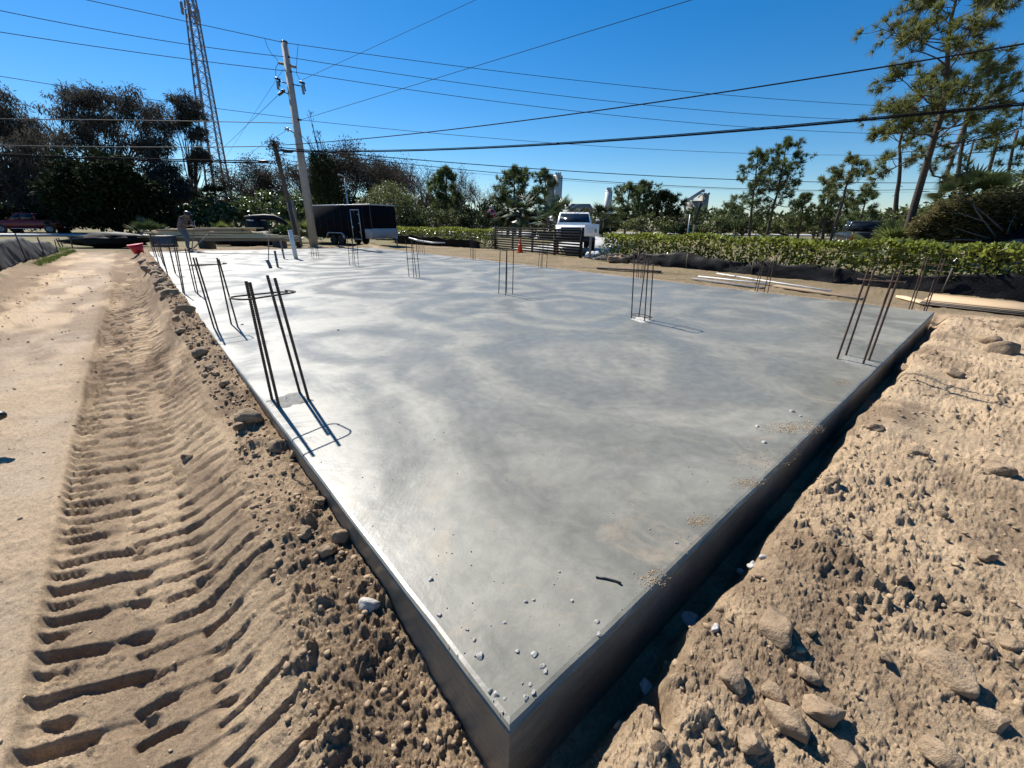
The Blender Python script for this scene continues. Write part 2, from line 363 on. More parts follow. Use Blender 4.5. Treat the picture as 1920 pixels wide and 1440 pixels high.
    z = z - tr_ * .025 * cleat(.15, .7, .52, .85, -.15, .16, 83)
    z = z - tr_ * .028 * sst(-.02, .03, v) * (1 - sst(.5, .8, v))    # lane pressed in
    z = z + tr_ * .012 * np.exp(-((v + .03) / .03) ** 2)
    crumb = left * nr * sst(.0, .06, v) * sst(.42, .62, vn(ul / .22, dl / .13, 85))
    z = z + crumb * (.5 * clods(x, y, .045, 87, .6) + .5 * clods(x, y, .02, 89, .8) + .4 * clods(x, y, .01, 86, .8))
    # second track by the fence
    v2 = dl - 2.2
    z = z - left * sst(1.5, 4, ul) * (1 - sst(14, 26, R)) * .035 * (sst(.0, .03, v2) * (1 - sst(.3, .36, v2))) * (1 - sst(.1, .22, np.abs((ul + .3 * v2) / .2 - np.floor((ul + .3 * v2) / .2) - .5)))
    rut = left * sst(2.55, 2.7, dl) * (1 - sst(3.2, 3.5, dl))
    z = z + rut * .05 * (fbm(ul / .9, dl / .12, 91, 3))
    # smooth compacted part: faint scrapes
    z = z + left * nr * (1 - soft) * (.005 * fbm(ul / .05, dl / .05, 93, 3) + .011 * fbm(ul / .16, dl / .5, 95, 3) + .02 * fbm(ul / .9, dl / .5, 96, 3))
    z = z + left * nr * sst(.48, .68, vn(ul / 1.1, dl / .4, 88)) * (1 - soft) * sst(2, 4, ul + dl) * (.5 * clods(x, y, .05, 187, .6) + .5 * clods(x, y, .025, 189, .7))
    hq = P(1230, 1352, -.24); z = z - .16 * np.exp(-(((x - hq[0]) / .035) ** 2 + ((y - hq[1]) / .075) ** 2) ** 1.5)
    z = z + back * (1 - sst(20, 45, R)) * (.03 * fbm(x / .35, y / .35, 97, 4) + .4 * clods(x, y, .12, 99, .3))
    return z
# polar sheet, fine near the site, reaching the horizon
h0 = 1.6; rr = [.22]
while rr[-1] < 900: rr.append(rr[-1] + min(.0027 * (rr[-1] ** 2 + h0 * h0) / h0, .021 * rr[-1] if rr[-1] < 40 else .06 * rr[-1]))
rr = np.array(rr)
az = np.concatenate([np.linspace(math.radians(-180), math.radians(-69), 40)[:-1], np.linspace(math.radians(-69), math.radians(-20), 620)[:-1], np.linspace(math.radians(-20), math.radians(24), 260)[:-1], np.linspace(math.radians(24), math.radians(69), 480), np.linspace(math.radians(69), math.radians(180), 40)[1:-1]])
RR, AA = np.meshgrid(rr, az, indexing='ij'); gx = (RR * np.sin(AA)).ravel(); gy = (RR * np.cos(AA)).ravel()
gz = np.empty_like(gx); CH = 60000
for i in range(0, len(gx), CH):
    sl_ = slice(i, i + CH)
    if np.hypot(gx[sl_], gy[sl_]).min() < 48: gz[sl_] = terrain(gx[sl_], gy[sl_])
    else: gz[sl_] = terrain(gx[sl_], gy[sl_], False)
(dr, dbr, db, dl), (ur, ubr, ub, ul) = slabd(gx, gy); sd = np.max(np.stack([dr, dbr, db, dl]), 0)
ul = LEN_L - ul
inside = sd < 0
gz[inside] = np.minimum(gz[inside], -.12 - .35 * sst(0, .25, -sd[inside]) - .25 * (sd[inside] > -.02))
nA, nR = len(az), len(rr)
ii, jj = np.meshgrid(np.arange(nR - 1), np.arange(nA), indexing='ij'); j2 = (jj + 1) % nA
Q = np.stack([ii * nA + jj, (ii + 1) * nA + jj, (ii + 1) * nA + j2, ii * nA + j2], -1).reshape(-1, 4)
Q = Q[~(sd[Q] < -.6).all(1)]
GV = np.stack([gx, gy, gz], 1)
gme = mesh('ground', np.concatenate([GV, [[0, 0, -.3]]]), [Q[:, ::-1], np.stack([np.arange(nA), (np.arange(nA) + 1) % nA, np.full(nA, len(GV))], 1)[:, ::-1]], True)
# what the ground is made of (soil moisture, grass, compacted pale fill, litter)
R_ = np.hypot(gx, gy)
W_ = np.stack([np.exp(np.clip(q, -6, 6) * 7.) for q in (dr, dbr, db, dl)]); W_ /= W_.sum(0)
near_ = 1 - sst(6, 9, sd)
softc = 1 - sst(-.1, .15, dl - (.32 + .32 * np.exp(-np.maximum(ul, 0) / .8)) + .2 * fbm(ul / .4, dl / .3, 3, 4))
damp = W_[3] * (softc * (.42 + .35 * sst(3, 7, ul)) + .45 * sst(.0, .05, 1.15 - dl) * sst(.45, .65, vn(ul / .5, dl / .25, 85)))
damp = damp + W_[3] * sst(2.3, 2.7, dl) * .6 + W_[3] * (1 - softc) * .3 * sst(.5, .7, vn(ul / 1.6, dl / .5, 131)) * sst(3, 8, ul)
damp = damp + W_[0] * (.14 + .68 * sst(.45, .75, vn(gx / .5, gy / .5, 133) * .6 + .4 * vn(gx / .13, gy / .13, 134)) - .45 * np.exp(-((dr - .75) / .4) ** 2) * sst(.45, .7, vn(gx / .55, gy / .55, 21)))
damp = damp + (W_[1] + W_[2]) * (1.15 - .75 * np.exp(-((dbr - .35) / .35) ** 2))
damp = damp + W_[3] * (.85 * sst(2.5, 7, ul) * sst(.36, .62, vn(ul / 1.3, dl / .33, 161) * .65 + .35 * vn(ul / .3, dl / .2, 162)) + .16 * sst(.3, .5, dl) * (1 - sst(1.0, 1.25, dl)))
damp = np.clip(damp * near_ + (1 - near_) * .6, 0, 1)
fence_d = dl - 3.6
grass = sst(.0, 1.2, fence_d + .5 * fbm(gx / 1.2, gy / 1.2, 141, 3)) * W_[3] * sst(-2, 3, ul) + sst(5.2, 7.5, dbr) * W_[1] + sst(4, 7, db) * W_[2]
grass = np.clip(np.maximum(grass, sst(26, 40, R_) * (gy > 5)), 0, 1)
verge = W_[3] * np.exp(-((dl - 3.25) / .25) ** 2) * sst(.45, .6, vn(gx / .8, gy / .8, 143)) * sst(4, 8, ul)
grass = np.clip(np.maximum(grass, verge), 0, 1)
grass = np.maximum(grass, (W_[1] + W_[2]) * sst(.45, 1.1, np.maximum(dbr, db) + .3 * fbm(gx / .8, gy / .8, 151, 3)) * (.35 + .3 * vn(gx / .5, gy / .5, 153)))
pale = W_[3] * sst(1.1, 1.3, dl) * (1 - sst(2.0, 2.3, dl)) * (1 - .5 * sst(.45, .7, vn(ul / 1.2, dl / .4, 145)))
colz = np.zeros((len(GV) + 1, 4), np.float32); colz[:-1, 0] = damp; colz[:-1, 1] = grass; colz[:-1, 2] = pale; colz[:-1, 3] = W_[3] * .75 * sst(.42, .55, dl) * (1 - sst(1.0, 1.2, dl)) * sst(3, 7, ul) * (1 - sst(16, 22, ul))
ca = gme.color_attributes.new('zone', 'FLOAT_COLOR', 'POINT'); ca.data.foreach_set('color', colz.ravel())
m = N('sandy_soil'); zn = m.attr('zone'); sp = m.n('ShaderNodeSeparateColor'); m.l(zn.outputs['Color'], sp.inputs[0])
n1 = m.noise(2.2, 6, .6); n2 = m.noise(28, 5, .6); n3 = m.noise(190, 4, .7)
SAND, SOIL = (.57, .42, .268), (.25, .175, .112)
dm = m.math('ADD', m.math('MULTIPLY', m.ramp(n1, [(.35, 0.), (.65, 1.)]), .28), sp.outputs[0])
dm = m.math('SUBTRACT', m.math('ADD', dm, m.math('MULTIPLY', n2, .7)), .46, True)
c = m.mix(dm, SAND, SOIL)
mpc = m.n('ShaderNodeMapping'); mpc.inputs['Rotation'].default_value = (0, 0, -math.atan2(-E_L[1][1], -E_L[1][0])); mpc.inputs['Scale'].default_value = (.55, 2.4, 1); m.l(m.pos, mpc.inputs[0])
c = m.mix(m.ramp(m.noise(1.4, 7, .7, .6, mpc.outputs[0]), [(.46, 0.), (.7, .45)]), c, SOIL)
c = m.mix(m.math('MULTIPLY', sp.outputs[2], m.ramp(m.noise(3.1, 6, .7), [(.3, .85), (.62, .25)])), c, (.52, .415, .31))
c = m.mix(1., c, m.ramp(n3, [(.25, .55), (.5, 1.02), (.75, 1.35)]), 'MULTIPLY')
c = m.mix(m.ramp(m.noise(75, 2, .5), [(.66, 0.), (.72, .5)]), c, (.45, .39, .31))
gr = m.mix(m.ramp(m.noise(.7, 5, .65), [(.35, 0.), (.65, 1.)]), (.095, .10, .04), (.21, .165, .10))
c = m.mix(m.math('MULTIPLY', sp.outputs[1], m.ramp(n2, [(.2, .75), (.55, 1.)])), c, gr)
c = m.mix(1., c, m.ramp(m.noise(46, 8, .8), [(.3, .5), (.48, 1.), (.72, 1.25)]), 'MULTIPLY')
m.set('Base Color', c); m.set('Roughness', .95); m.b.inputs['Specular IOR Level'].default_value = .15
ang_ = math.atan2(-E_L[1][1], -E_L[1][0]); mp = m.n('ShaderNodeMapping'); mp.inputs['Rotation'].default_value = (0, 0, -ang_); m.l(m.pos, mp.inputs[0])
wv = m.n('ShaderNodeTexWave', bands_direction='X'); wv.inputs['Scale'].default_value = 2.0; wv.inputs['Distortion'].default_value = .9; wv.inputs['Detail'].default_value = 3; wv.inputs['Detail Scale'].default_value = 2.5; m.l(mp.outputs[0], wv.inputs['Vector'])
b0 = m.bump(m.math('MULTIPLY', m.math('POWER', wv.outputs['Fac'], .6), zn.outputs['Alpha']), .9, .06)
b1 = m.bump(m.noise(48, 8, .8), .8, .035, b0); m.set('Normal', m.bump(m.noise(170, 5, .75), .7, .008, b1))
ground = tag(link('ground', gme, m.m), kind='structure')
def Hz(x, y): return float(terrain(np.array([float(x)]), np.array([float(y)]), True)[0])
def Hza(x, y): return terrain(np.asarray(x, float), np.asarray(y, float), True)
# ------------------------------------------------------------------ roads
def strip(name, pts, wid, z, mat, thick=.12):
    pts = np.array(pts, float); d = np.gradient(pts, axis=0); d /= np.linalg.norm(d, axis=1, keepdims=True); nn = np.stack([-d[:, 1], d[:, 0]], 1)
    a = pts + nn * wid / 2; b = pts - nn * wid / 2; n_ = len(pts)
    rings = [np.array([[*a[i], z], [*b[i], z], [*b[i], z - thick], [*a[i], z - thick]]) for i in range(n_)]
    mb = MB().loft(rings); return tag(mb.build(name, mat), kind='structure')
m = N('pale_asphalt'); c = m.mix(m.ramp(m.noise(.6, 5), [(.3, 0.), (.7, 1.)]), (.34, .335, .32), (.46, .45, .43)); c = m.mix(1., c, m.ramp(m.noise(60, 3), [(.3, .8), (.7, 1.15)]), 'MULTIPLY')
m.set('Base Color', c); m.set('Roughness', .7); MT['road'] = m.m
strip('road', [(-150, 0), (-90, 24), (-48, 40.2), (-26, 49.5), (-5, 55), (30, 60)], 6.2, -.06, MT['road'])
strip('road', [(-20, 70.5), (20, 71), (60, 72), (110, 78), (220, 92)], 8, -.05, MT['road'])
strip('driveway', [(2.6, 24.5), (6.5, 33), (10, 48), (12, 66)], 6.0, -.12, MT['road'])
line = mk('road_paint', (.7, .66, .5), .6)
# ------------------------------------------------------------------ the slab
m = N('fresh_concrete'); px = m.pos
f1 = m.noise(.4, 3, .5, 1.2)
vo = m.n('ShaderNodeTexVoronoi', feature='SMOOTH_F1'); vo.inputs['Scale'].default_value = .42; vo.inputs['Smoothness'].default_value = .15; vo.inputs['Randomness'].default_value = 1
wp = m.mix(.22, m.pos, m.noise(.8, 3, .5, 0, None, 'Color')); m.l(wp, vo.inputs['Vector'])
arc = m.math('SINE', m.math('ADD', m.math('MULTIPLY', vo.outputs['Distance'], 30.), m.math('MULTIPLY', m.noise(.55, 4, .55, .6), 13.)))
fine = m.math('SINE', m.math('ADD', m.math('MULTIPLY', vo.outputs['Distance'], 190.), m.math('MULTIPLY', m.noise(1.6, 5, .6), 40.)))
f2 = m.math('ADD', m.math('MULTIPLY', arc, .16), m.noise(1.1, 5, .6, 1.0))
band = m.ramp(m.math('ADD', m.math('MULTIPLY', arc, .5), .5), [(.55, 0.), (.93, 1.), (1., .1)]); f3 = m.noise(9, 6, .65, .6); f4 = m.noise(90, 4, .6)
c = m.mix(m.ramp(f1, [(.38, 0.), (.62, 1.)]), (.156, .150, .122), (.188, .18, .147))
c = m.mix(m.ramp(f2, [(.4, 0.), (.75, .8)]), c, (.226, .216, .178))
c = m.mix(m.math('MULTIPLY', band, m.ramp(m.noise(1.1, 4, .6, .8), [(.45, .0), (.66, .42)])), c, (.27, .258, .215))
c = m.mix(1., c, m.ramp(m.math('ADD', m.math('MULTIPLY', fine, .5), .5), [(0., .955), (1., 1.045)]), 'MULTIPLY')
c = m.mix(1., c, m.ramp(f3, [(.3, .84), (.7, 1.12)]), 'MULTIPLY'); c = m.mix(1., c, m.ramp(f4, [(.3, .93), (.7, 1.06)]), 'MULTIPLY')
ea = m.attr('edge').outputs['Fac']                                  # 1 near the slab's open edges
dust = m.math('MULTIPLY', ea, m.ramp(m.noise(2.2, 8, .72, 1.2), [(.54, 0.), (.66, 1.)]))
c = m.mix(m.math('MULTIPLY', dust, .55), c, (.34, .27, .19))
c = m.mix(m.ramp(m.noise(140, 2, .5), [(.70, 0.), (.74, .55)]), c, (.09, .085, .08))
sz = m.n('ShaderNodeSeparateXYZ'); m.l(m.n('ShaderNodeNewGeometry').outputs['Normal'], sz.inputs[0]); side = m.math('LESS_THAN', sz.outputs[2], .6)
mp2 = m.n('ShaderNodeMapping'); mp2.inputs['Scale'].default_value = (1, 1, 9); m.l(m.pos, mp2.inputs[0])
st = m.ramp(m.noise(5, 6, .7, .5, mp2.outputs[0]), [(.3, .65), (.7, 1.2)]); hv = m.n('ShaderNodeTexVoronoi'); hv.inputs['Scale'].default_value = 38; m.l(m.pos, hv.inputs['Vector'])
c = m.mix(side, c, m.mix(1., m.mix(m.ramp(hv.outputs['Distance'], [(.10, 1.), (.16, 0.)]), m.mix(.3, c, (.15, .135, .118)), (.05, .045, .04)), st, 'MULTIPLY'))
m.set('Base Color', c)
m.set('Roughness', m.mix(m.ramp(f2, [(.3, 0.), (.75, 1.)]), (.33,) * 3, (.53,) * 3)); m.b.inputs['Specular IOR Level'].default_value = .55
b1 = m.bump(f2, .22, .03); b2 = m.bump(m.noise(7, 4, .6, 1.0), .12, .01, b1); m.set('Normal', m.bump(f4, .12, .002, b2))
MT['slab'] = m.m
def bil(s, t): return (1 - s) * (1 - t) * cC + s * (1 - t) * cR + s * t * cB + (1 - s) * t * cL
mb = MB()
def rim(inset, z, jig=0.0):
    pts = []
    for (a, e, n), ln in ((E_R, np.linalg.norm(cR - cC)), (E_BR, np.linalg.norm(cB - cR)), (E_B, np.linalg.norm(cL - cB)), (E_L, LEN_L)):
        k = 120
        for i in range(k):
            t_ = max(inset, 0) + (ln - 2 * max(inset, 0)) * i / k; q = a + e * t_ - n * inset
            j_ = jig * float(fbm(np.array([t_ / .25]), np.array([z * 40.]), 201, 3)[0])
            pts.append([*(q + n * j_), z])
    return np.array(pts)
mb.loft([rim(.0, -.55), rim(0, -.17, .006), rim(.0, -.036, .003), rim(.006, -.030, .006), rim(.002, -.022, .005), rim(-.002, -.012, .006), rim(.006, -.003, .005), rim(.02, 0.0, .003)], cap=True)
slab = mb.build('concrete_slab', MT['slab'])
tag(slab, 'large freshly poured grey concrete foundation slab with troweled swirls', 'slab')
ea = slab.data.attributes.new('edge', 'FLOAT', 'POINT')
# finer top so that the edge attribute is local: replace the top cap with strips
def rebuild_slab():
    me = slab.data; V = np.empty(len(me.vertices) * 3); me.vertices.foreach_get('co', V); V = V.reshape(-1, 3)
    nring = len(V) // 8; top = V[-nring:]
    gs = np.linspace(0, 1, nring // 4 + 1)
    import bmesh
    bm = bmesh.new(); bm.from_mesh(me); bm.verts.ensure_lookup_table()
    capf = [f for f in bm.faces if len(f.verts) == nring and f.verts[0].co.z > -.01]
    for f in capf: bm.faces.remove(f)
    ctr = top.mean(0); prev = [bm.verts[len(V) - nring + i] for i in range(nring)]
    for ins in (.25, .6, 1.2):
        ring = rim(.018 + ins, 0.0); cur = [bm.verts.new(p_) for p_ in ring]
        for i in range(nring): bm.faces.new((prev[i], prev[(i + 1) % nring], cur[(i + 1) % nring], cur[i]))
        prev = cur
    bm.faces.new(prev); bm.to_mesh(me); bm.free()
rebuild_slab()
sv = np.array([v.co[:] for v in slab.data.vertices]); (a_, b_, c_, d_), _ = slabd(sv[:, 0], sv[:, 1])
dd = np.minimum(-a_, -d_)
slab.data.attributes['edge'].data.foreach_set('value', np.clip(1 - np.abs(dd) / 1.1, 0, 1).astype(np.float32))
for p_ in slab.data.polygons: p_.use_smooth = False
# ------------------------------------------------------------------ rebar cages
def bar_me(b, t, r=.0085):
    t = np.asarray(t, float); n = 14; pts = np.array([b + (t - b) * k / n for k in range(n + 1)]); d = (t - b) / np.linalg.norm(t - b)
    mb = MB(); L_ = np.linalg.norm(t - b); k = int(L_ / .016); P_ = []; R_2 = []
    if r > .008:
        for i in range(k * 2 + 1):
            P_.append(b + (t - b) * i / (2 * k)); R_2.append(r * (1.13 if i % 2 else .9))
        mb.tube(P_, R_2, 7)
    else: mb.tube([b, t], r, 6)
    return mb
def cage(bots, tops, label, hgt=.97, r=.0085, tie=.86, mat='steel', over=.10, patch=False, two=False):
    B = [P(*p) for p in bots]
    if tops is None: T = [b + np.array([.015 * math.sin(7 * i + b[0]), 0, hgt * (1 + .02 * math.sin(3 * i + b[1]))]) for i, b in enumerate(B)]
    else: T = [PD(*p, b[1]) for p, b in zip(tops, B)]
    c = np.mean(B, 0); c[2] = 0
    th = thing('rebar_cage', label, 'rebar', c, group='column starter rebar standing in the slab')
    for b, t in zip(B, T): bar_me(b - c - np.array([0, 0, .03]), t - c, r).build('bar', MT[mat], th, smooth=True)
    for tk in ([tie] + ([.05] if two else [])):
        pts = np.array([b + (t - b) * tk for b, t in zip(B, T)]) - c; m_ = pts.mean(0)
        # ordered loop round the bars with rounded corners
        e = (pts[-1] + pts[-2] - pts[0] - pts[1]) if len(pts) > 3 else pts[-1] - pts[0]; e[2] = 0; e /= np.linalg.norm(e); f = np.array([-e[1], e[0], 0])
        hx = max(abs((pts - m_) @ e)) + r * 2 + (over if tk > .5 else 0) * .35; hy = max(abs((pts - m_) @ f)) + r * 2
        hy = max(hy, .045); lp = []
        rc = min(hx, hy) * .55
        for (sx, sy, a0) in ((1, 1, 0), (-1, 1, 90), (-1, -1, 180), (1, -1, 270)):
            for a in range(0, 91, 18):
                q = math.radians(a0 + a); lp.append(m_ + e * (sx * (hx - rc) + rc * math.cos(q)) + f * (sy * (hy - rc) + rc * math.sin(q)) + np.array([0, 0, .006 * (a0 / 90)]))
        lp.append(lp[0] + np.array([0, 0, .012])); lp.append(lp[1] + np.array([0, 0, .014]))
        MB().tube(lp, r * .62, 6).build('stirrup', MT[mat], th, smooth=True)
    return th
cage([(510, 749), (523, 762), (562.5, 736), (579, 749)], [(461, 527), (468, 529), (501, 516), (515, 521)], 'near-black starter rebar cage with a wide top stirrup nearest the bare corner', r=.0108, tie=.87, over=.2)
cage([(401, 614), (409, 619), (433.5, 608), (446, 613)], [(362, 482.6), (367, 483), (406.7, 483.5), (410, 486)], 'starter rebar cage with flat double-wire stirrup, second along the track-side edge from the bare corner', r=.0102, tie=.9)
cage([(343, 549), (346, 552), (366, 547), (371, 551)], [(327, 464), (331, 464), (347, 466), (353, 466)], 'four tall starter bars before the worker, third from the bare corner', tie=.93, r=.0105)
cage([(313, 513), (315, 516), (328, 512.5), (330, 515)], [(297, 455), (299, 456), (314, 455), (316, 456)], 'starter rebar cage with a high stirrup, fourth along the track-side edge from the bare corner', tie=.93)
cage([(297, 494), (299, 497), (305, 493), (307, 496)], None, 'starter rebar cage beside the red tub, fifth along the track-side edge from the bare corner', hgt=.95)
cage([(289, 479), (291, 481), (297, 479), (299, 481)], None, 'starter rebar cage at the slab corner by the grey crate', hgt=.95)
cage([(585, 484), (589, 485), (594, 483.5), (598, 484)], [(581.7, 454), (585, 455), (591, 454), (594, 455)], 'starter rebar cage on the slab in line with the concrete utility pole', tie=.3)
cage([(655.6, 497.5), (662, 497), (666, 498), (671.7, 497.5)], [(651, 443), (660, 450), (661, 450), (669, 444)], 'starter rebar cage on the slab in front of the trailer wheel', tie=.45)
cage([(767, 519), (776, 520.5), (781, 519.5), (787, 520)], [(760.6, 450), (771, 450), (773, 452), (780, 454)], 'starter rebar cage on the slab in line with the far hedge', tie=.5)
cage([(935, 550), (947.7, 553), (950, 549), (961, 551.5)], [(937.8, 471), (950, 469), (950.5, 468), (963, 468)], 'brown starter rebar cage on open slab in line with the gate hinge post', mat='steel2', tie=.985)
cage([(1184, 597), (1197.7, 595), (1208.6, 603), (1218.5, 600)], [(1190, 475), (1212, 478.6), (1216, 484), (1225.8, 481)], 'rusty starter rebar cage standing in a white mortar patch on the open slab', mat='steel2', tie=.86, two=True)
cage([(1194, 519), (1197, 520), (1201, 521), (1204, 520)], [(1196, 469.5), (1199, 470), (1207, 471), (1209, 471)], 'starter rebar cage at the slab edge facing the limestone boulders', mat='steel2', tie=.6)
cage([(1009.4, 500.7), (1014, 501), (1016, 502), (1024.5, 502)], [(1013, 456.5), (1018, 451), (1020, 452), (1027.7, 456.5)], 'starter rebar cage at the slab edge in front of the gate', mat='steel2', tie=.5)
cage([(883, 486), (886, 486.5), (888, 487), (891, 487)], None, 'starter rebar cage at the slab edge in front of the far hedge end', hgt=.95)
cage([(785, 476), (788, 477), (792, 475.5), (796, 476.5)], None, 'starter rebar cage at the slab edge near the sagging white-topped silt fence', hgt=.9)
cage([(1416, 543), (1420, 544.5), (1433, 546), (1440, 547)], [(1429, 488), (1433, 489), (1446, 491), (1451, 492)], 'leaning starter rebar at the slab edge in front of the lying white pipes', mat='steel2', tie=.2)
cage([(1569.6, 673), (1586, 666), (1618, 683), (1629, 676)], [(1630, 501), (1641, 502), (1680, 506), (1690, 506)], 'rusty ribbed starter rebar cage on the slab edge beside the spoil heap', mat='steel2', r=.0102, tie=.87)
cage([(1705, 578), (1710, 579), (1733, 581), (1737, 582)], [(1736, 481), (1741, 481), (1766, 484), (1772.5, 484)], 'rusty starter rebar cage at the slab corner next to the plywood', mat='steel2', tie=.86)
# mortar patch under one cage, rough mortar pads under two edge cages
def pad(px4, h, mat, label, seed, name='mortar_patch'):
    q = [P(*p) for p in px4]; c = np.mean(q, 0); rs = RS(seed); V = []; n = 9; F = []
    for i in range(n + 1):
        for j in range(n + 1):
            s, t = i / n, j / n; p_ = (1 - s) * (1 - t) * q[0] + s * (1 - t) * q[1] + s * t * q[2] + (1 - s) * t * q[3]
            ed = min(s, t, 1 - s, 1 - t); p_ = p_ + (rs.rand(3) - .5) * .035; p_[2] = h * rs.rand() if ed > 0 else -.004
            V.append(p_ - c)
    for i in range(n):
        for j in range(n): F.append([i * (n + 1) + j, (i + 1) * (n + 1) + j, (i + 1) * (n + 1) + j + 1, i * (n + 1) + j + 1])
    return tag(link(name, mesh(name, V, [F]), mat, loc=c), label, 'mortar')
MT['mortar'] = mk('pale_mortar', (.42, .41, .38), .9, 0, .3, 40, .5, 120); MT['mortar_g'] = mk('grey_mortar', (.19, .187, .17), .9, 0, .3, 40, .6, 120)
pad([(1180, 598), (1206, 606), (1223, 601), (1198, 594)], .02, MT['mortar'], 'small white rough mortar patch around rusty rebar on the open slab', 3)
pad([(492, 752), (523, 770), (590, 752), (560, 733)], .008, MT['mortar_g'], 'rough grey mortar around the near-black rebar by the track', 4)
pad([(1566, 674), (1622, 690), (1648, 681), (1590, 665)], .008, MT['mortar_g'], 'rough grey mortar around the rusty ribbed rebar beside the spoil', 5)
# pipes standing in the slab
def pipe(b, t, r, mat, label, name, extra=None):
    B = P(*b); T = PD(*t, B[1]); th = thing(name, label, 'pipe', B)
    L_ = np.linalg.norm(T - B); d = T - B
    MB().tube([np.array([0, 0, -.03]), d * .5, d], r, 14).build('tube', mat, th, smooth=True)
    if extra == 'cap': MB().tube([d * .985, d * 1.0 + np.array([0, 0, .012])], r * 1.12, 14).build('cap', mat, th)
    if extra == 'coupling': MB().tube([d * .42, d * .5], r * 1.35, 12).build('coupling', mat, th)
    return th
pipe((555.5, 485.5), (543.5, 432), .075, MT['pvc'], 'thick white plastic pipe stub upright in the slab', 'pipe_stub', 'cap')
pipe((533, 485), (526, 452), .03, MT['conduit'], 'grey conduit with coupling beside the white pipe stub', 'conduit', 'coupling')
pipe((521, 501), (515, 470), .032, MT['conduit'], 'dark grey conduit with collar, taller of two beside the thin stake', 'conduit', 'coupling')
pipe((508, 502), (501, 488), .05, MT['conduit'], 'short thick grey conduit stub at the thin stake', 'conduit', 'cap')
b = P(503, 497); t = PD(504, 437, b[1]); th = thing('survey_stake', 'thin pale wooden stake behind the short grey conduit', 'stake', b); MB().tube([np.array([0, 0, -.02]), (t - b)], .014, 6).build('stick', MT['greywood'], th)
# ------------------------------------------------------------------ stones, clods, crumbs
import bmesh
def ico(sub):
    bm = bmesh.new(); bmesh.ops.create_icosphere(bm, subdivisions=sub, radius=1); bm.verts.ensure_lookup_table()
    V = np.array([v.co[:] for v in bm.verts]); F = np.array([[v.index for v in f.verts] for f in bm.faces]); bm.free(); return V, F
I1, I2, I3 = ico(1), ico(2), ico(3)
def rockme(seed, base=I3, ang=.3, flat=.85):
    V, F = base; V = V.copy(); rs = RS(seed)
    for k in range(9):                                    # chop with random planes for facets
        n = rs.randn(3); n /= np.linalg.norm(n); d = .5 + .3 * rs.rand(); s = V @ n; V = V - np.maximum(s - d, 0)[:, None] * n
    for k in range(3):
        q = 1.3 * 2 ** k; V = V * (1 + ang / 2 ** k * (vn(V[:, 0] * q + seed, V[:, 1] * q + V[:, 2] * q * 1.7, seed + k) - .5))[:, None]
    V[:, 2] *= flat; return mesh('rock', V, [F], True)
MT['rock'] = mk('limestone_rock', (.26, .185, .115), .95, 0, .35, 9, .9, 45, bdist=.02, obj=False); MT['rock_d'] = mk('earth_clod', (.28, .2, .125), .95, 0, .4, 12, .9, 60, bdist=.02)
MT['rock_w'] = mk('pale_marl', (.4, .385, .36), .9, 0, .25, 14, .8, 60, bdist=.01)
rms = [rockme(i) for i in range(6)]
def mk_rock(px, py, rp, mi, mat, label, group, sc=(1, 1, 1), sink=.35, z=None, rz=None, name='rock', cat='rock'):
    q = P(px, py, -.2 if z is None else z)
    if z is None:
        for _ in range(3): q = P(px, py, Hz(q[0], q[1]) + .01)
    R_ = rp * np.linalg.norm(q - np.array([0, 0, CAMH])) / FPX * .93
    me = rms[mi % 6].copy(); me.materials.clear()
    o = link(name, me, mat, loc=(q[0], q[1], q[2] + R_ * sc[2] * (.8 - sink - .28) )); o.scale = (R_ * sc[0], R_ * sc[1], R_ * sc[2])
    o.rotation_euler = (0, 0, rz if rz is not None else (px * 1.7 + py) % 6.28); return tag(o, label, cat, group)
mk_rock(1457, 1182, 32, 0, MT['rock'], 'flat brown slab of stone lying alone on the trodden sand', None, (1.1, .75, .8), .2)
mk_rock(1376, 1276, 24, 1, MT['rock'], 'round brown boulder beside the hole near the trench', None, (1, .8, 1.), .3)
mk_rock(1452, 1302, 17, 2, MT['rock_d'], 'small dark knobbly stone between the round boulder and the long one', None)
mk_rock(1466, 1350, 34, 3, MT['rock'], 'long smooth tan boulder on the spoil, bigger than its neighbours', None, (1.1, .72, .85), .3)
mk_rock(1540, 1335, 26, 4, MT['rock'], 'pale tan split boulder touching the long one', None, (1, .85, 1))
SP = 'loose earth lump on the sandy spoil beside the trench'
for i, (x, y, r_) in enumerate([(1408, 1390, 20), (1515, 1262, 15), (1600, 1150, 9), (1330, 1380, 12), (1625, 1000, 8), (1760, 960, 9), (1690, 1080, 10), (1850, 1040, 11), (1800, 1140, 9), (1900, 1210, 13), (1660, 1230, 10), (1790, 1270, 32), (1590, 1420, 20), (1860, 1350, 18), (1765, 1420, 20),
     (1240, 1392, 16), (1560, 900, 14), (1720, 850, 14), (1640, 800, 12), (1870, 880, 18), (1880, 660, 20), (1850, 640, 16), (1790, 700, 12), (1910, 610, 14), (1700, 690, 10)]):
    mk_rock(x, y, r_, i, MT['rock_d'] if i % 3 else MT['rock'], SP, 'lumps on the spoil heap', (1, .8 + .3 * ((i * 37) % 10) / 10, .8), .5, name='earth_lump', cat='clod')
for i, (x, y, r_) in enumerate([(690, 1138, 20), (1215, 1290, 15), (1298, 1165, 18), (1340, 1180, 10), (1412, 1060, 10), (1390, 1072, 9), (1430, 1045, 7)]):
    mk_rock(x, y, r_, i + 2, MT['rock_w'], 'jagged grey-white lump of spilled concrete on soil near the slab foot', 'spilled concrete lumps', (1, .7, .8), .42, name='concrete_lump', cat='rubble')
BK = 'brown earth lump on the crumbly bank along the slab edge'
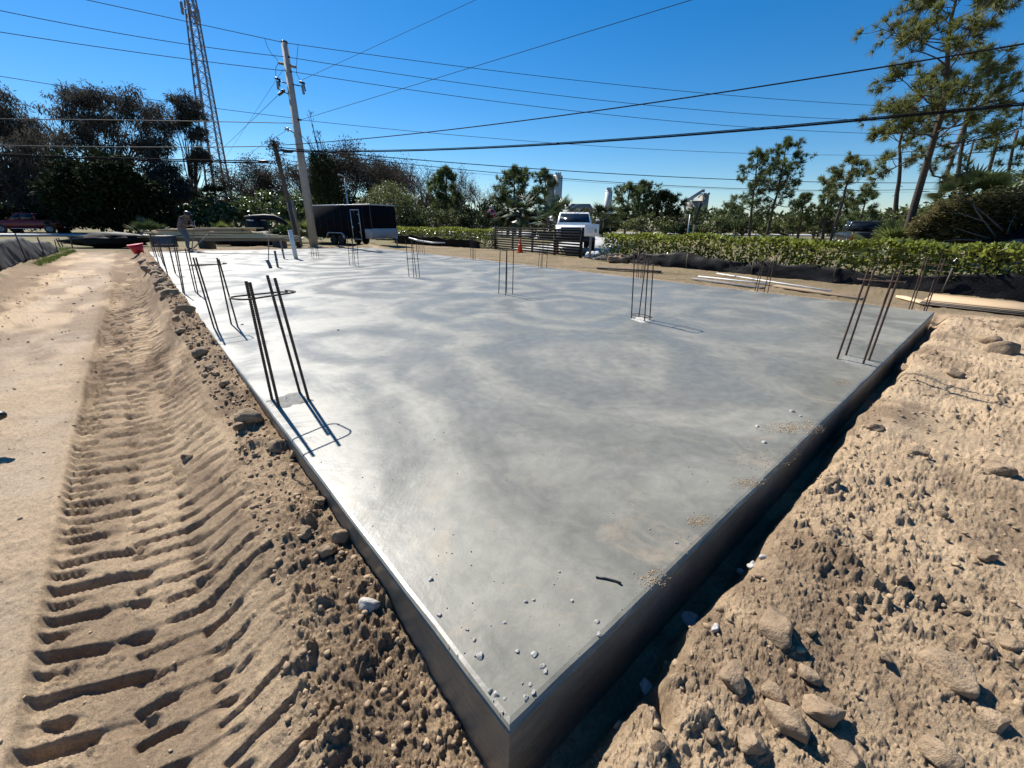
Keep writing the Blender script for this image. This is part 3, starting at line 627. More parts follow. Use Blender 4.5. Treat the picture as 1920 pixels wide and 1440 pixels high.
for i, (x, y, r_) in enumerate([(268, 492, 7), (276, 505, 8), (283, 510, 7), (300, 545, 9), (309, 560, 8), (330, 600, 9), (338, 620, 8), (395, 690, 9), (470, 787, 22), (525, 838, 20), (345, 585, 16), (322, 553, 13), (312, 537, 10), (300, 530, 10), (376, 665, 13), (291, 516, 10), (296, 508, 9), (286, 498, 8), (555, 850, 14), (600, 940, 14), (640, 1010, 18), (610, 1035, 20), (575, 1000, 14), (450, 800, 10), (350, 858, 10), (420, 720, 10)]):
    mk_rock(x, y, r_, i, MT['rock_d'], BK, 'lumps along the bank', (1, .85, .85), .3, name='earth_lump', cat='clod')
# many small clods: one mass nobody could count
def scatter(name, xs, ys, sizes, mat, zfun, label, seed, base=I1, kind='stuff', squash=.8):
    rs = RS(seed); V0, F0 = base; n = len(xs); q = rs.randn(n, 4); q /= np.linalg.norm(q, axis=1, keepdims=True); a, b, c, d = q.T
    Rm = np.stack([1 - 2 * (c * c + d * d), 2 * (b * c - d * a), 2 * (b * d + c * a), 2 * (b * c + d * a), 1 - 2 * (b * b + d * d), 2 * (c * d - b * a), 2 * (b * d - c * a), 2 * (c * d + b * a), 1 - 2 * (b * b + c * c)], 1).reshape(n, 3, 3)
    Vv = V0[None] * (1 + .5 * (rs.rand(n, len(V0), 1) - .5)) * (np.array([1, .8, .65]) * (.7 + .6 * rs.rand(n, 1, 3)))
    Vv = np.einsum('nij,nkj->nki', Rm, Vv) * sizes[:, None, None]; Vv[:, :, 2] *= squash
    Vv += np.stack([xs, ys, zfun(xs, ys) + sizes * .25], 1)[:, None]
    F = (F0[None] + (np.arange(n) * len(V0))[:, None, None]).reshape(-1, 3)
    o = link(name, mesh(name, Vv.reshape(-1, 3), [F], False), mat); return tag(o, label, None, None, kind)
rs = RS(11)
def along(E_, n, d0, d1, umax, p=1.6):
    u = umax * rs.rand(n) ** p; d = d0 + (d1 - d0) * rs.rand(n); return E_[0][0] + E_[1][0] * u + E_[2][0] * d, E_[0][1] + E_[1][1] * u + E_[2][1] * d
x1, y1 = along(E_R, 7000, .12, 3.8, 9.5, 1.5); s1 = .003 + .018 * rs.rand(7000) ** 4.5
scatter('loose_clods', x1, y1, s1, mk('clod_soil', (.3, .215, .135), .95, 0, .35, 30, .6, 150, island=.35), Hza, 'loose crumbs of soil strewn over the spoil', 12)
ax, an_ = cC, E_L[2]; uL = 16 * rs.rand(3200) ** 1.4; dL = .02 + (.25 + .4 * np.exp(-uL)) * rs.rand(3200)
x2 = cC[0] - E_L[1][0] * uL + an_[0] * dL; y2 = cC[1] - E_L[1][1] * uL + an_[1] * dL
scatter('loose_clods', x2, y2, .003 + (.012 + .0015 * uL) * rs.rand(3200) ** 3.5 * 1.4, mk('clod_bank', (.3, .215, .135), .95, 0, .35, 30, .6, 150, island=.35), Hza, 'loose crumbs of soil strewn along the bank', 13)
uP = .4 + 17 * rs.rand(900) ** 1.3; dP = .4 + 2.3 * rs.rand(900) ** .9; x3 = cC[0] - E_L[1][0] * uP + an_[0] * dP; y3 = cC[1] - E_L[1][1] * uP + an_[1] * dP
scatter('loose_clods', x3, y3, .003 + (.005 + .0009 * uP) * rs.rand(900) ** 3.2 * 1.6, mk('clod_track', (.4, .3, .195), .95, 0, .3, 30, island=.3), Hza, 'small crumbs of soil strewn over the track', 14)
# concrete crumbs on the slab
cr = mk('concrete_crumb', (.26, .25, .23), .9, 0, .3, 60, .5, 200, island=.35)
for i, (x, y, r_) in enumerate([(1003, 1227, 7), (900, 1231, 8), (891, 1228, 4), (969, 1222, 5), (1016, 1250, 5), (1023, 1258, 5), (1020, 1248, 4), (995, 1284, 4), (918, 1295, 5), (931, 1302, 6), (986, 1308, 6), (1000, 1300, 5), (947, 1310, 3), (876, 1180, 4), (889, 1200, 4), (947, 1168, 4), (808, 1087, 6), (823, 1154, 5), (1120, 1166, 5), (1124, 1190, 5), (986, 1128, 4), (1000, 1125, 4), (1072, 1127, 4), (1048, 1072, 3), (1268, 1018, 4), (634, 619 + 0, 3), (1485, 772, 4), (1433, 830, 5), (1420, 800, 4), (1500, 780, 3), (454, 609, 3)]):
    mk_rock(x, y, r_, i, cr, 'small grey concrete crumb lying on the slab surface', 'concrete crumbs on the slab', (1, .9, .8), .35, 0.0, name='concrete_crumb', cat='crumb')
uu = 3.2 * rs.rand(420) ** 1.6; vv = 2.6 * rs.rand(420) ** 1.6
xs = cC[0] + E_R[1][0] * uu - E_L[1][0] * vv; ys = cC[1] + E_R[1][1] * uu - E_L[1][1] * vv
scatter('concrete_grit', xs, ys, .0012 + .004 * rs.rand(420) ** 3, cr, lambda a, b: a * 0, 'fine grit scattered on the slab', 15)
sandc = mk('sand_crumb', (.33, .24, .15), .95, 0, .3, 60, .4, 200, island=.3)
def patch(x0, y0, rx, ry, n, seed, smax=.009):
    rs = RS(seed); a = rs.rand(n) * 6.283; r_ = rs.rand(n) ** .8 * (.55 + .6 * vn(a * 1.6 + seed, a * 0 + seed, seed)); pts = np.array([P(x0 + rx * r * math.cos(t), y0 + ry * r * math.sin(t)) for r, t in zip(r_, a)])
    scatter('spilled_sand', pts[:, 0], pts[:, 1], .002 + smax * rs.rand(n) ** 2.5, sandc, lambda a, b: a * 0, 'patch of sand spilled on the slab near its trench edge', seed)
patch(1485, 803, 75, 15, 650, 21, .004); patch(1310, 978, 34, 14, 400, 22, .0012); patch(1400, 905, 44, 20, 400, 23, .0016); patch(1580, 718, 22, 8, 300, 24, .0015); patch(1222, 1085, 34, 26, 160, 25, .0022); patch(1440, 860, 60, 30, 160, 26, .003)
# bent nail
q = [P(1117, 1083), P(1135, 1086), P(1155, 1091), P(1164, 1096)]; world_thing('nail', MT['black_trim'], MB().tube(np.array(q) + [0, 0, .005], [.004, .004, .004, .006], 6), 'thin black bent nail lying on the grey slab', 'nail')
# hole beside the trench: dark burrow lined with soil
# ------------------------------------------------------------------ silt fences
def fabric(pts, heights, seed, sag=.08, lean=.12):
    pts = np.array(pts, float); seg = np.linalg.norm(np.diff(pts, axis=0), axis=1); s = np.concatenate([[0], np.cumsum(seg)]); n = int(s[-1] / .12)
    u = np.linspace(0, s[-1], n); x = np.interp(u, s, pts[:, 0]); y = np.interp(u, s, pts[:, 1]); h = np.interp(u, s, heights)
    d = np.stack([np.gradient(x), np.gradient(y)], 1); d /= np.linalg.norm(d, axis=1, keepdims=True); nn = np.stack([d[:, 1], -d[:, 0]], 1); k = 9; V = []
    for j in range(k):
        t = j / (k - 1); off = .13 * t * fbm(u / .9, u * 0 + t * .8, seed, 3) + .05 * fbm(u / .25 + t * 1.5, u * 0 + t * 2, seed + 5, 2) + lean * t * t
        hh = h * (1 + sag * 5 * fbm(u / 1.4, u * 0, seed + 9, 2)) ; z0 = Hza(x, y) - .06
        V.append(np.stack([x + nn[:, 0] * off, y + nn[:, 1] * off, z0 + hh * t], 1))
    V = np.concatenate(V); F = [[j * n + i, j * n + i + 1, (j + 1) * n + i + 1, (j + 1) * n + i] for j in range(k - 1) for i in range(n - 1)]
    return V, F, x, y, h
def silt(pts, hts, seed, label, mat, nst=8, lean=.12, sag=.08):
    V, F, x, y, h = fabric(pts, hts, seed, sag=sag, lean=lean); c = np.array([x.mean(), y.mean(), V[:, 2].min()]); th = thing('silt_fence', label, 'silt fence', c)
    o = link('fabric', mesh('fabric', V - c, [F], True), mat, th); md = o.modifiers.new('thick', 'SOLIDIFY'); md.thickness = .006
    for i in np.linspace(2, len(x) - 3, nst).astype(int):
        z = Hz(x[i], y[i]); MB().box((x[i] - c[0], y[i] - c[1], z - c[2] + h[i] * .5), (.03, .03, h[i] * 1.12), rotm(.1 * math.sin(i), .1 * math.cos(i * 3), i)).build('stake', MT['darkwood'], th)
    return th
# property line: hedge, gate, silt fence
HL0, HL1 = P(1118, 487, -.2)[:2], P(1900, 560, -.15)[:2]; HD = (HL1 - HL0) / np.linalg.norm(HL1 - HL0); HN = np.array([HD[1], -HD[0]])
if HN @ (np.array([0, 0]) - HL0) < 0: HN = -HN                      # towards the slab
GL, GR = P(929, 467, -.2)[:2], P(1088, 484, -.2)[:2]
silt([HL0 - HD * .2 + HN * .1, HL0 + HD * 2, HL0 + HD * 4 + HN * .25, HL0 + HD * 6, HL0 + HD * 9 + HN * .1, HL1 + HD * 1, HL1 + HD * 6], [.25, .42, .52, .42, .54, .6, .68], 301, 'long crumpled black silt fence in front of the near leafy hedge', MT['black_plastic'], 9, -.12)
FH0, FH1 = GL + (GL - GR) / np.linalg.norm(GL - GR) * .4, P(752, 456, -.2)[:2]
silt([FH0 + HN * .7 - HD * .3, (FH0 + FH1) / 2 + HN * .6, FH1 + HN * .5], [.55, .6, .55], 311, 'black silt fence in front of the far hedge beyond the gate', MT['black_plastic'], 6, -.1)
a, b = P(0, 515, -.1)[:2], P(112, 474, -.1)[:2]; dfl = (b - a) / np.linalg.norm(b - a)
silt([a - dfl * 6, a, a + dfl * 2.5, a + dfl * 5, b], [.75, .75, .85, .8, .5], 321, 'dusty grey-black silt fence beside the track and the grass verge', MT['silt_grey'], 6, -.18, .03)
V, F, *_ = fabric([FH1 + HN * .9 + HD * .8, FH1 + HN * .8 + HD * 2.6], [.12, .12], 331); c = V.mean(0)
# white slack top edge of the far silt fence
A_, B_ = PD(767, 446, 27.2), PD(810, 455, 26.6); world_thing('white_strip', MT['pvc'], MB().tube([A_, (A_ * .6 + B_ * .4) - np.array([0, 0, .05]), B_, B_ + np.array([.9, -.5, .03])], [.05, .06, .05, .03], 6), 'slack white plastic strip hanging on the far black silt fence', 'plastic strip')
# ------------------------------------------------------------------ leaf helpers
def unit(v): return v / np.maximum(np.linalg.norm(v, axis=-1, keepdims=True), 1e-9)
def leaves(C, D, Nn, ln, wd):
    """diamond leaves: centre-base C, axis D, approximate normal Nn"""
    C = np.asarray(C); D = unit(D); Sd = unit(np.cross(D, Nn)); Nn = np.cross(Sd, D); n = len(C)
    ln = np.broadcast_to(ln, (n,))[:, None]; wd = np.broadcast_to(wd, (n,))[:, None]
    V = np.stack([C, C + D * ln * .35 + Sd * wd * .5 + Nn * ln * .06, C + D * ln * .75 + Sd * wd * .42 + Nn * ln * .05, C + D * ln - Nn * ln * .05, C + D * ln * .75 - Sd * wd * .42 + Nn * ln * .05, C + D * ln * .35 - Sd * wd * .5 + Nn * ln * .06], 1).reshape(-1, 3)
    k = np.arange(n) * 6; F = np.concatenate([np.stack([k, k + 1, k + 2, k + 3], 1), np.stack([k, k + 3, k + 4, k + 5], 1)]); return V, F
def blades(C, D, Nn, ln, wd):
    D = unit(D); Sd = unit(np.cross(D, Nn)); n = len(C); ln = np.broadcast_to(ln, (n,))[:, None]; wd = np.broadcast_to(wd, (n,))[:, None]
    V = np.stack([C - Sd * wd * .5, C + Sd * wd * .5, C + D * ln], 1).reshape(-1, 3); k = np.arange(n) * 3; return V, np.stack([k, k + 1, k + 2], 1)
def quads(C, D, Nn, ln, wd):
    D = unit(D); Sd = unit(np.cross(D, Nn)); n = len(C); ln = np.broadcast_to(ln, (n,))[:, None]; wd = np.broadcast_to(wd, (n,))[:, None]
    V = np.stack([C, C + D * ln * .5 + Sd * wd * .5, C + D * ln, C + D * ln * .5 - Sd * wd * .5], 1).reshape(-1, 3); k = np.arange(n) * 4; return V, np.stack([k, k + 1, k + 2, k + 3], 1)
# ------------------------------------------------------------------ hedges
def hedge(A, B, h, dep, n, label, seed, ls=.11):
    rs = RS(seed); d = B - A; Ln = np.linalg.norm(d); d /= Ln; nn = np.array([-d[1], d[0]]); c = np.array([*(A + B) / 2, -.2]); th = thing('hedge', label, 'hedge', c)
    u = rs.rand(n) * Ln; topz = h * (1 + .10 * fbm(u / .7, u * 0, seed, 3)); side = rs.rand(n)
    # skin of the hedge: faces towards both sides and top
    v = np.where(side < .42, -dep / 2 + .12 * rs.randn(n) * .6, np.where(side < .62, dep / 2 + .1 * rs.randn(n), (rs.rand(n) - .5) * dep)); z = np.where(side < .62, topz * rs.rand(n) ** .85, topz - np.abs(.07 * rs.randn(n)))
    v = v + .10 * fbm(u / .5, z / .4, seed + 3, 2); z = z * (1 - .08 * (np.abs(v) / dep) ** 2)
    C = np.stack([A[0] + d[0] * u + nn[0] * v, A[1] + d[1] * u + nn[1] * v, -.2 + z], 1) - c
    out = np.stack([nn[0] * np.sign(v), nn[1] * np.sign(v), np.where(side < .62, .35, 1.2)], 1)
    D = unit(out * .6 + rs.randn(n, 3) * .55 + [0, 0, .25]); Nn = unit(rs.randn(n, 3) * .7 + [0, 0, 1.] + out * .3)
    V, F = leaves(C, D, Nn, ls * (.7 + .7 * rs.rand(n)), ls * .62 * (.8 + .5 * rs.rand(n))); o = link('foliage', mesh('foliage', V, [F]), MT['hedge'], th); o['kind'] = 'stuff'
    ns = int(Ln * 14); us = rs.rand(ns) * Ln; vs = (rs.rand(ns) - .5) * dep * .8; p0 = np.stack([A[0] + d[0] * us + nn[0] * vs, A[1] + d[1] * us + nn[1] * vs, np.full(ns, -.22)], 1) - c
    p1 = p0 + np.stack([rs.randn(ns) * .12, rs.randn(ns) * .12, h * (.6 + .35 * rs.rand(ns))], 1); V, F = tubes(p0, p1, .012, .005, 4); o = link('stems', mesh('stems', V, [F]), MT['bark_grey'], th); o['kind'] = 'stuff'
    return th
def hz_at(px, py, q): Y = q[1]; return PD(px, py, Y)[2] + .2
hedge(HL0 - HN * .75 + HD * .1, HL1 - HN * .75 + HD * 7, 1.12, .95, 17000, 'long waist-high glossy green hedge behind the crumpled silt fence right of the gate', 401, .115)
hedge(FH0 - HN * .1, FH1 - HN * .1 - HD * 2, 1.12, .8, 6500, 'lower green hedge between the gate and the black trailer', 402, .12)
# ------------------------------------------------------------------ gate
gv = GR - GL; GLn = np.linalg.norm(gv); ge = gv / GLn; ga = math.atan2(ge[1], ge[0])
gt = thing('slatted_gate', 'low black metal gate of horizontal slats in front of the white pickup', 'gate', (*GL, -.2), ga)
for i, x in enumerate(np.linspace(0, GLn, 5)):
    MB().box((x, 0, .62 + (.06 if i in (0, 4) else 0)), (.14 if i in (0, 4) else .09, .1, 1.36 if i in (0, 4) else 1.2), bev=.008).build('post', MT['black_metal'], gt)
for k in range(10):
    z = .1 + k * .128
    MB().box((GLn / 2, -.062, z), (GLn - .1, .022, .085), bev=.004).build('slat', MT['black_metal'], gt)
# ------------------------------------------------------------------ cones
MT['orange'] = mk('cone_orange', (.62, .075, .02), .5, 0, .1); MT['orange_r'] = mk('cone_red', (.5, .04, .025), .5, 0, .1)
def cone(px, py, label, mat, hgt):
    q = P(px, py, -.2); q[2] = Hz(q[0], q[1]); th = thing('traffic_cone', label, 'traffic cone', q)
    MB().box((0, 0, .02), (.38, .38, .04), bev=.01).build('base', mat, th); MB().lathe([(.15, .04), (.035, hgt), (.028, hgt + .01)], n=18).build('cone', mat, th, smooth=True)
    MB().lathe([(.112, .04 + hgt * .33), (.082, .04 + hgt * .56)], n=18).build('collar', MT['orange'] if mat is MT['orange_r'] else MT['orange_r'], th, smooth=True)
cone(975, 474, 'orange traffic cone standing alone in front of the gate slats', MT['orange'], .72)
cone(1043, 476, 'dark red-orange traffic cone at the gate before the pickup', MT['orange_r'], .72)
# ------------------------------------------------------------------ notice board
q = P(1105, 487, -.2); q[2] = Hz(q[0], q[1]); sb = thing('notice_board', 'white notice board on a wooden post beside the gate', 'sign', q, -.15)
tz = PD(1105, 420, q[1])[2] - q[2]; bz = PD(1105, 443, q[1])[2] - q[2]
MB().box((0, 0, tz * .5 - .05), (.1, .1, tz), bev=.006).build('post', MT['greywood'], sb); bw = (1117 - 1094) / 750 * q[1] * 1.08
pan = MB().box((0, -.065, (tz + bz) / 2), (bw, .025, tz - bz), bev=.006).build('panel', MT['white_paint'], sb)
for s_, z_, w_ in ((0, .18, .6), (0, .1, .62), (-.1, .02, .4), (-.1, -.08, .42), (-.1, -.18, .36)): MB().box((bw * s_, -.0802, (tz + bz) / 2 + z_ * (tz - bz)), (bw * w_, .003, .014)).build('text_line', mk('sign_text', (.4, .4, .42), .7), pan)
MB().box((bw * .28, -.0802, (tz + bz) / 2 - .02), (bw * .16, .003, bw * .24)).build('seal', mk('sign_seal', (.3, .29, .31), .7), pan)
def clump(name, px, py, rpx, z, mat, label, cat, seed, sc=(1, .7, .6)):   # crumpled bag or tarp
    V, F = I3; V = V.copy(); V = V * (1 + .5 * fbm(V[:, 0] * 1.5 + seed, V[:, 1] * 1.5 + V[:, 2] * 2.1, seed, 3))[:, None]; q = P(px, py, z); s = rpx * q[1] / 750
    V = V * (1 + .45 * fbm(V[:, 0] * 4 + seed, V[:, 1] * 4 + V[:, 2] * 5, seed + 7, 3))[:, None]; V = V * np.array(sc) * s; V[:, 2] = np.maximum(V[:, 2], -.3 * s); q[2] += .25 * s
    return tag(link(name, mesh(name, V, [F], 'tarp' not in name), mat, loc=q), label, cat)
clump('plastic_bag', 1112, 484, 14, -.18, mk('white_bag', (.5, .5, .5), .35, 0, .8, 6), 'crumpled black and white plastic bags at the notice board foot', 'bag', 5)
clump('boulder', 1157, 492, 13, -.18, MT['rock'], 'tan limestone boulder in front of the hedge by the notice board', 'rock', 7, (1.2, .7, .55))
# ------------------------------------------------------------------ vehicles (x forward, origin on the ground)
def sec(x, w, z0, z1, tum=.0):
    pts = [(-w * .8, z0), (w * .8, z0), (w, z0 + .16), (w * 1.01, z0 + (z1 - z0) * .55), (w * (.985 - tum), z1 - .07), (w * (.93 - tum), z1), (-w * (.93 - tum), z1), (-w * (.985 - tum), z1 - .07), (-w * 1.01, z0 + (z1 - z0) * .55), (-w, z0 + .16)]
    return np.array([[x, a, b] for a, b in pts])
def wheel(th, x, y, r, wd=.27):
    s = 1 if y > 0 else -1; R = rotm(math.pi / 2 * (-s), 0, 0)
    wh = link('wheel', None, parent=th, loc=(x, y, r)); wh.empty_display_size = .1
    MB().lathe([(r * .62, -wd / 2), (r * .93, -wd / 2), (r, -wd * .36), (r, wd * .36), (r * .93, wd / 2), (r * .62, wd / 2)], n=24, R=R).build('tyre', MT['tyre'], wh, smooth=False)
    mb = MB().lathe([(r * .62, wd * .3), (r * .63, wd * .52), (r * .56, wd * .5), (r * .5, wd * .36), (r * .1, wd * .42)], n=24, R=R)
    mb.build('rim', MT['rim'], wh)
    for k in range(6):
        a = k * math.pi / 3; MB().box((0.33 * r * math.cos(a), s * wd * .45, .33 * r * math.sin(a)), (.42 * r, .03, .11 * r), rotm(0, -a, 0), bev=.004).build('spoke', MT['rim'], wh)
def pickup(label, paint, loc, rz, big=False, front='plain'):
    th = thing('pickup_truck', label, 'pickup truck', loc, rz); k = 1.07 if big else 1.0; w = .98 * k; hood = 1.28 if big else 1.12; belt = 1.36 if big else 1.22; roof = 2.02 if big else 1.88
    z0 = .55 if big else .45; wr = .42 if big else .38; fx, rx = 1.85, -1.85
    body = MB().loft([sec(2.98, w * .88, z0 + .12, hood - .16), sec(2.86, w * .96, z0 + .02, hood - .05), sec(2.5, w, z0, hood), sec(1.25, w, z0, hood + .07), sec(1.1, w, z0, belt), sec(-.95, w, z0, belt), sec(-2.9, w, z0, belt), sec(-2.98, w * .97, z0 + .06, belt - .03)]).build('body', paint, th)
    cx = [(1.22, belt - .05), (.52, roof - .03), (.35, roof), (-.75, roof), (-.92, roof - .05), (-1.0, belt - .05)]; rings = []
    for x, z in cx:
        t = (z - belt + .05) / (roof - belt + .05); hw = w * (.95 - .17 * t); rings.append([x, z, hw])
    top = [np.array([[x, -hw, z], [x, -hw + .06, z + .012], [x, hw - .06, z + .012], [x, hw, z]]) for x, z, hw in rings]
    bot = [np.array([[min(max(x, -1.0), 1.22), -w * .95, belt - .06], [x, -w * .5, belt - .06], [x, w * .5, belt - .06], [min(max(x, -1.0), 1.22), w * .95, belt - .06]]) for x, z, hw in rings]
    cab = MB().loft([np.concatenate([t_, b_[::-1]]) for t_, b_ in zip(top, bot)]).build('cab', paint, th)
    def pane(pts, nm='window', mat=MT['glass'], par=cab):
        pts = np.array(pts, float); n = np.cross(pts[1] - pts[0], pts[2] - pts[1]); n /= np.linalg.norm(n); c = pts.mean(0)
        if n @ (c - np.array([0, 0, 1.2])) < 0: n = -n
        MB().add(np.concatenate([pts + n * .012, pts - n * .02]), [[0, 1, 2, 3], [7, 6, 5, 4]], [[i, i + 4, (i + 1) % 4 + 4, (i + 1) % 4] for i in range(4)]).build(nm, mat, par)
    pane([[1.15, -w * .84, belt + .01], [1.15, w * .84, belt + .01], [.575, w * .735, roof - .075], [.575, -w * .735, roof - .075]], 'windscreen')
    pane([[-.99, -w * .8, belt + .06], [-.99, w * .8, belt + .06], [-.94, w * .72, roof - .12], [-.94, -w * .72, roof - .12]], 'rear_window')
    for s in (-1, 1):
        for a, b, c, d in ((1.0, .15, .15, .5), (.07, -.85, -.78, .07)):
            pane([[a, s * w * .945, belt + .02], [b, s * w * .945, belt + .02], [c, s * w * .80, roof - .09], [d, s * w * .80, roof - .09]], 'side_window')
        for a in (1.12, .11, -.93): MB().box((a, s * w * 1.004, (z0 + belt) / 2 + .04), (.012, .02, belt - z0 - .22)).build('door_seam', MT['black_trim'], body)
        for a in (.28, -.72): MB().box((a, s * (w * 1.012), belt - .16), (.16, .03, .035), bev=.008).build('door_handle', paint if not big else MT['black_trim'], body)
        MB().box((.05, s * w * .99, z0 - .02), (2.1, .12, .05), bev=.01).build('side_step', MT['chrome'] if not big else MT['black_trim'], th)
        mr = MB().box((1.0, s * (w + .24), belt + .17), (.11, .2, .3 if big else .19), bev=.03).build('mirror', MT['black_trim'] if big else paint, th)
        MB().tube([(1.02, s * w * .95, belt + .03), (1.0, s * (w + .2), belt + .12)], .025, 6).build('mirror_arm', MT['black_trim'], mr)
        if big: MB().box((1.035, s * (w + .24), belt + .25), (.07, .19, .1), bev=.02).build('mirror_cap', paint, mr)
        for xw in (fx, rx):
            R = rotm(math.pi / 2 * (-s), 0, 0); MB().lathe([(wr + .09, -.02), (wr + .09, .012), (wr + .02, .02)], (xw, s * w * 1.0, wr + .02), 28, R).build('wheel_arch', MT['black_trim'], th); wheel(th, xw, s * (w - .08), wr)
    # front
    gz = (z0 + hood) / 2 + .06
    MB().box((2.97, 0, gz + .04), (.07, w * (1.5 if big else 1.28), (hood - z0) * (.66 if big else .52)), bev=.02).build('grille', MT['black_trim'] if not big else MT['chrome'] if False else MT['black_trim'], th)
    for z_ in np.linspace(-.12, .12, 3): MB().box((3.012, 0, gz + .06 + z_), (.02, w * 1.2, .03), bev=.005).build('grille_bar', MT['conduit'], th)
    for s in (-1, 1): MB().box((2.935, s * w * .79, gz + .08), (.12, w * .27, .26), bev=.03).build('headlight', MT['lamp'], th)
    MB().box((3.02, 0, z0 + .1), (.2, w * 1.94, .24), bev=.05).build('front_bumper', MT['black_trim'] if big else MT['chrome'], th)
    MB().box((-3.04, 0, z0 + .1), (.16, w * 1.9, .2), bev=.04).build('rear_bumper', MT['chrome'], th)
    for s in (-1, 1): MB().box((-2.965, s * w * .9, belt - .28), (.06, w * .16, .42), bev=.015).build('tail_light', MT['redlamp'], th)
    tg = MB().box((-2.985, 0, belt - .29), (.03, w * 1.6, .5), bev=.012).build('tailgate', paint, th); MB().box((-3.005, 0, belt - .2), (.02, .3, .06), bev=.006).build('handle', MT['black_trim'], tg)
    MB().box((-3.125, 0, z0 + .12), (.008, .32, .16)).build('number_plate', MT['pvc'], th)
    MB().box((-1.97, 0, belt + .004), (1.86, w * 1.7, .012)).build('bed_shade_panel', MT['black_trim'], th)  # flat dark sheet on the closed top, painting the shade of an open bed
    for s in (-1, 1): MB().box((-1.97, s * w * .9, belt + .012), (1.9, .1, .03), bev=.01).build('bed_rail', MT['black_trim'], th)
    if big:
        for y in (-.5, -.25, 0, .25, .5): MB().box((.42, y, roof + .03), (.1, .08, .03), bev=.01).build('roof_marker_lamp', MT['orange'], cab)
    return th
ty = 22.2; tx = PD(1077, 430, ty)[0]
pickup('white full-size pickup seen head-on behind the slatted gate', MT['white_paint'], (tx + .35, ty + 3.0, -.08), math.radians(-90 - 5), True)
rdir = math.atan2(16.2, 42.); q = PD(64, 436, 41.2); q0 = P(64, 436.5, -.06)
pickup('dark red pickup driving past on the road, trees in deep shade behind', MT['red_paint'], (q0[0], q0[1], -.06), rdir + math.pi)
q0 = PD(1641, 452, 27); pickup('black pickup parked beyond the hedge, seen from behind, by the leaning pines', MT['black_paint'], (q0[0] + .8, q0[1] + 2.4, -.22), math.radians(62))
# dark van at the right edge
q0 = PD(1884, 455, 15.2); q0[0] += 2.45; vn_ = thing('parked_van', 'black vehicle half hidden by the brush pile', 'vehicle', (q0[0], q0[1], -.2), math.radians(176))
MB().loft([sec(2.4, .88, .5, 1.0), sec(2.2, .95, .4, 1.15), sec(1.5, .96, .35, 1.25), sec(.9, .96, .35, 1.9, .1), sec(.6, .96, .35, 1.98, .1), sec(-2.1, .96, .35, 1.98, .1), sec(-2.3, .94, .4, 1.8, .08)]).build('body', MT['black_paint'], vn_)
for s in (-1, 1):
    for a in (.5, -.5, -1.5): MB().box((a - .1, s * .925, 1.52), (.82, .03, .42), rotm(s * .16, 0, 0), bev=.01).build('side_window', MT['glass'], vn_)
    for xw in (1.5, -1.45): wheel(vn_, xw, s * .88, .36, .22)
    MB().box((2.3, s * .7, .85), (.12, .3, .16), bev=.03).build('headlight', MT['lamp'], vn_)
# ------------------------------------------------------------------ black enclosed trailer
TA, TB = PD(702, 463, 27.6)[:2], PD(583, 458, 31.2)[:2]; td = TB - TA; TL = np.linalg.norm(td); td /= TL; ta = math.atan2(-td[1], -td[0]); TW = 2.1
tht = thing('enclosed_trailer', 'black enclosed cargo trailer with silver-framed side door beside the concrete pole', 'trailer', (*TB, -.2), ta)   # local x runs to the front corner A; y = away from camera
zt = PD(702, 384, 27.6)[2] + .2; zb_ = .5
MT['trailer'] = mk('trailer_black', (.003, .0035, .006), .75, 0, .2, 3, spec=.08)
bd = MB().box((TL / 2, TW / 2, (zt + zb_) / 2), (TL, TW, zt - zb_), bev=.03).build('body', MT['trailer'], tht)
for k in range(1, 9): MB().box((TL * k / 9, -.002, (zt + zb_) / 2), (.02, .01, zt - zb_ - .12)).build('panel_seam', MT['black_trim'], bd)
MB().box((TL / 2, TW / 2, zt + .015), (TL + .05, TW + .05, .07), bev=.01).build('roof_trim', MT['galv'], tht)
for xx in (.02, TL - .02): MB().box((xx, -.006, (zt + zb_) / 2), (.06, .02, zt - zb_), bev=.004).build('corner_trim', MT['black_trim'], tht)
xd = TL * .78; dw = .82; zd0, zd1 = zb_ - .06, zt - .28
dr_ = MB().box((xd, -.012, (zd0 + zd1) / 2), (dw, .03, zd1 - zd0), bev=.006).build('door', MT['trailer'], tht)
for xx in (xd - dw / 2, xd + dw / 2): MB().box((xx, -.02, (zd0 + zd1) / 2), (.055, .05, zd1 - zd0 + .05), bev=.006).build('door_frame', MT['galv'], dr_)
for zz in (zd0, zd1): MB().box((xd, -.02, zz), (dw + .05, .048, .055), bev=.006).build('door_frame', MT['galv'], dr_)
for zz in (.25, .55, .85): MB().box((xd + dw / 2 - .05, -.045, zd0 + (zd1 - zd0) * zz), (.2, .02, .05), bev=.006).build('hinge', MT['galv'], dr_)
MB().box((xd - dw / 2 + .08, -.05, zd0 + (zd1 - zd0) * .42), (.1, .04, .16), bev=.01).build('latch', MT['chrome'], dr_)
for i, xx in enumerate((TL * .40, TL * .40 + .85)): wheel(tht, xx, .06, .34, .2)
for y_ in (TW - .06,):
    for xx in (TL * .40, TL * .40 + .85): wheel(tht, xx, y_, .34, .2)
fd = [(-.55, 0), (-.45, .3), (-.28, .42), (1.13, .42), (1.3, .3), (1.4, 0), (1.34, 0), (1.24, .27), (1.1, .36), (-.25, .36), (-.4, .27), (-.49, 0)]
MB().prism(fd, .2, (np.array([TL * .40, -.16, .42]), np.array([1., 0, 0]), np.array([0, 0, 1.]), np.array([0, 1., 0]))).build('fender', MT['galv'], tht)
m = N('diamond_plate'); ck = m.n('ShaderNodeTexChecker'); ck.inputs['Scale'].default_value = 26; m.l(objc(m), ck.inputs[0]); m.set('Base Color', m.mix(ck.outputs['Fac'], (.25, .26, .28), (.42, .43, .45))); m.set('Metallic', .5); m.set('Roughness', .6)
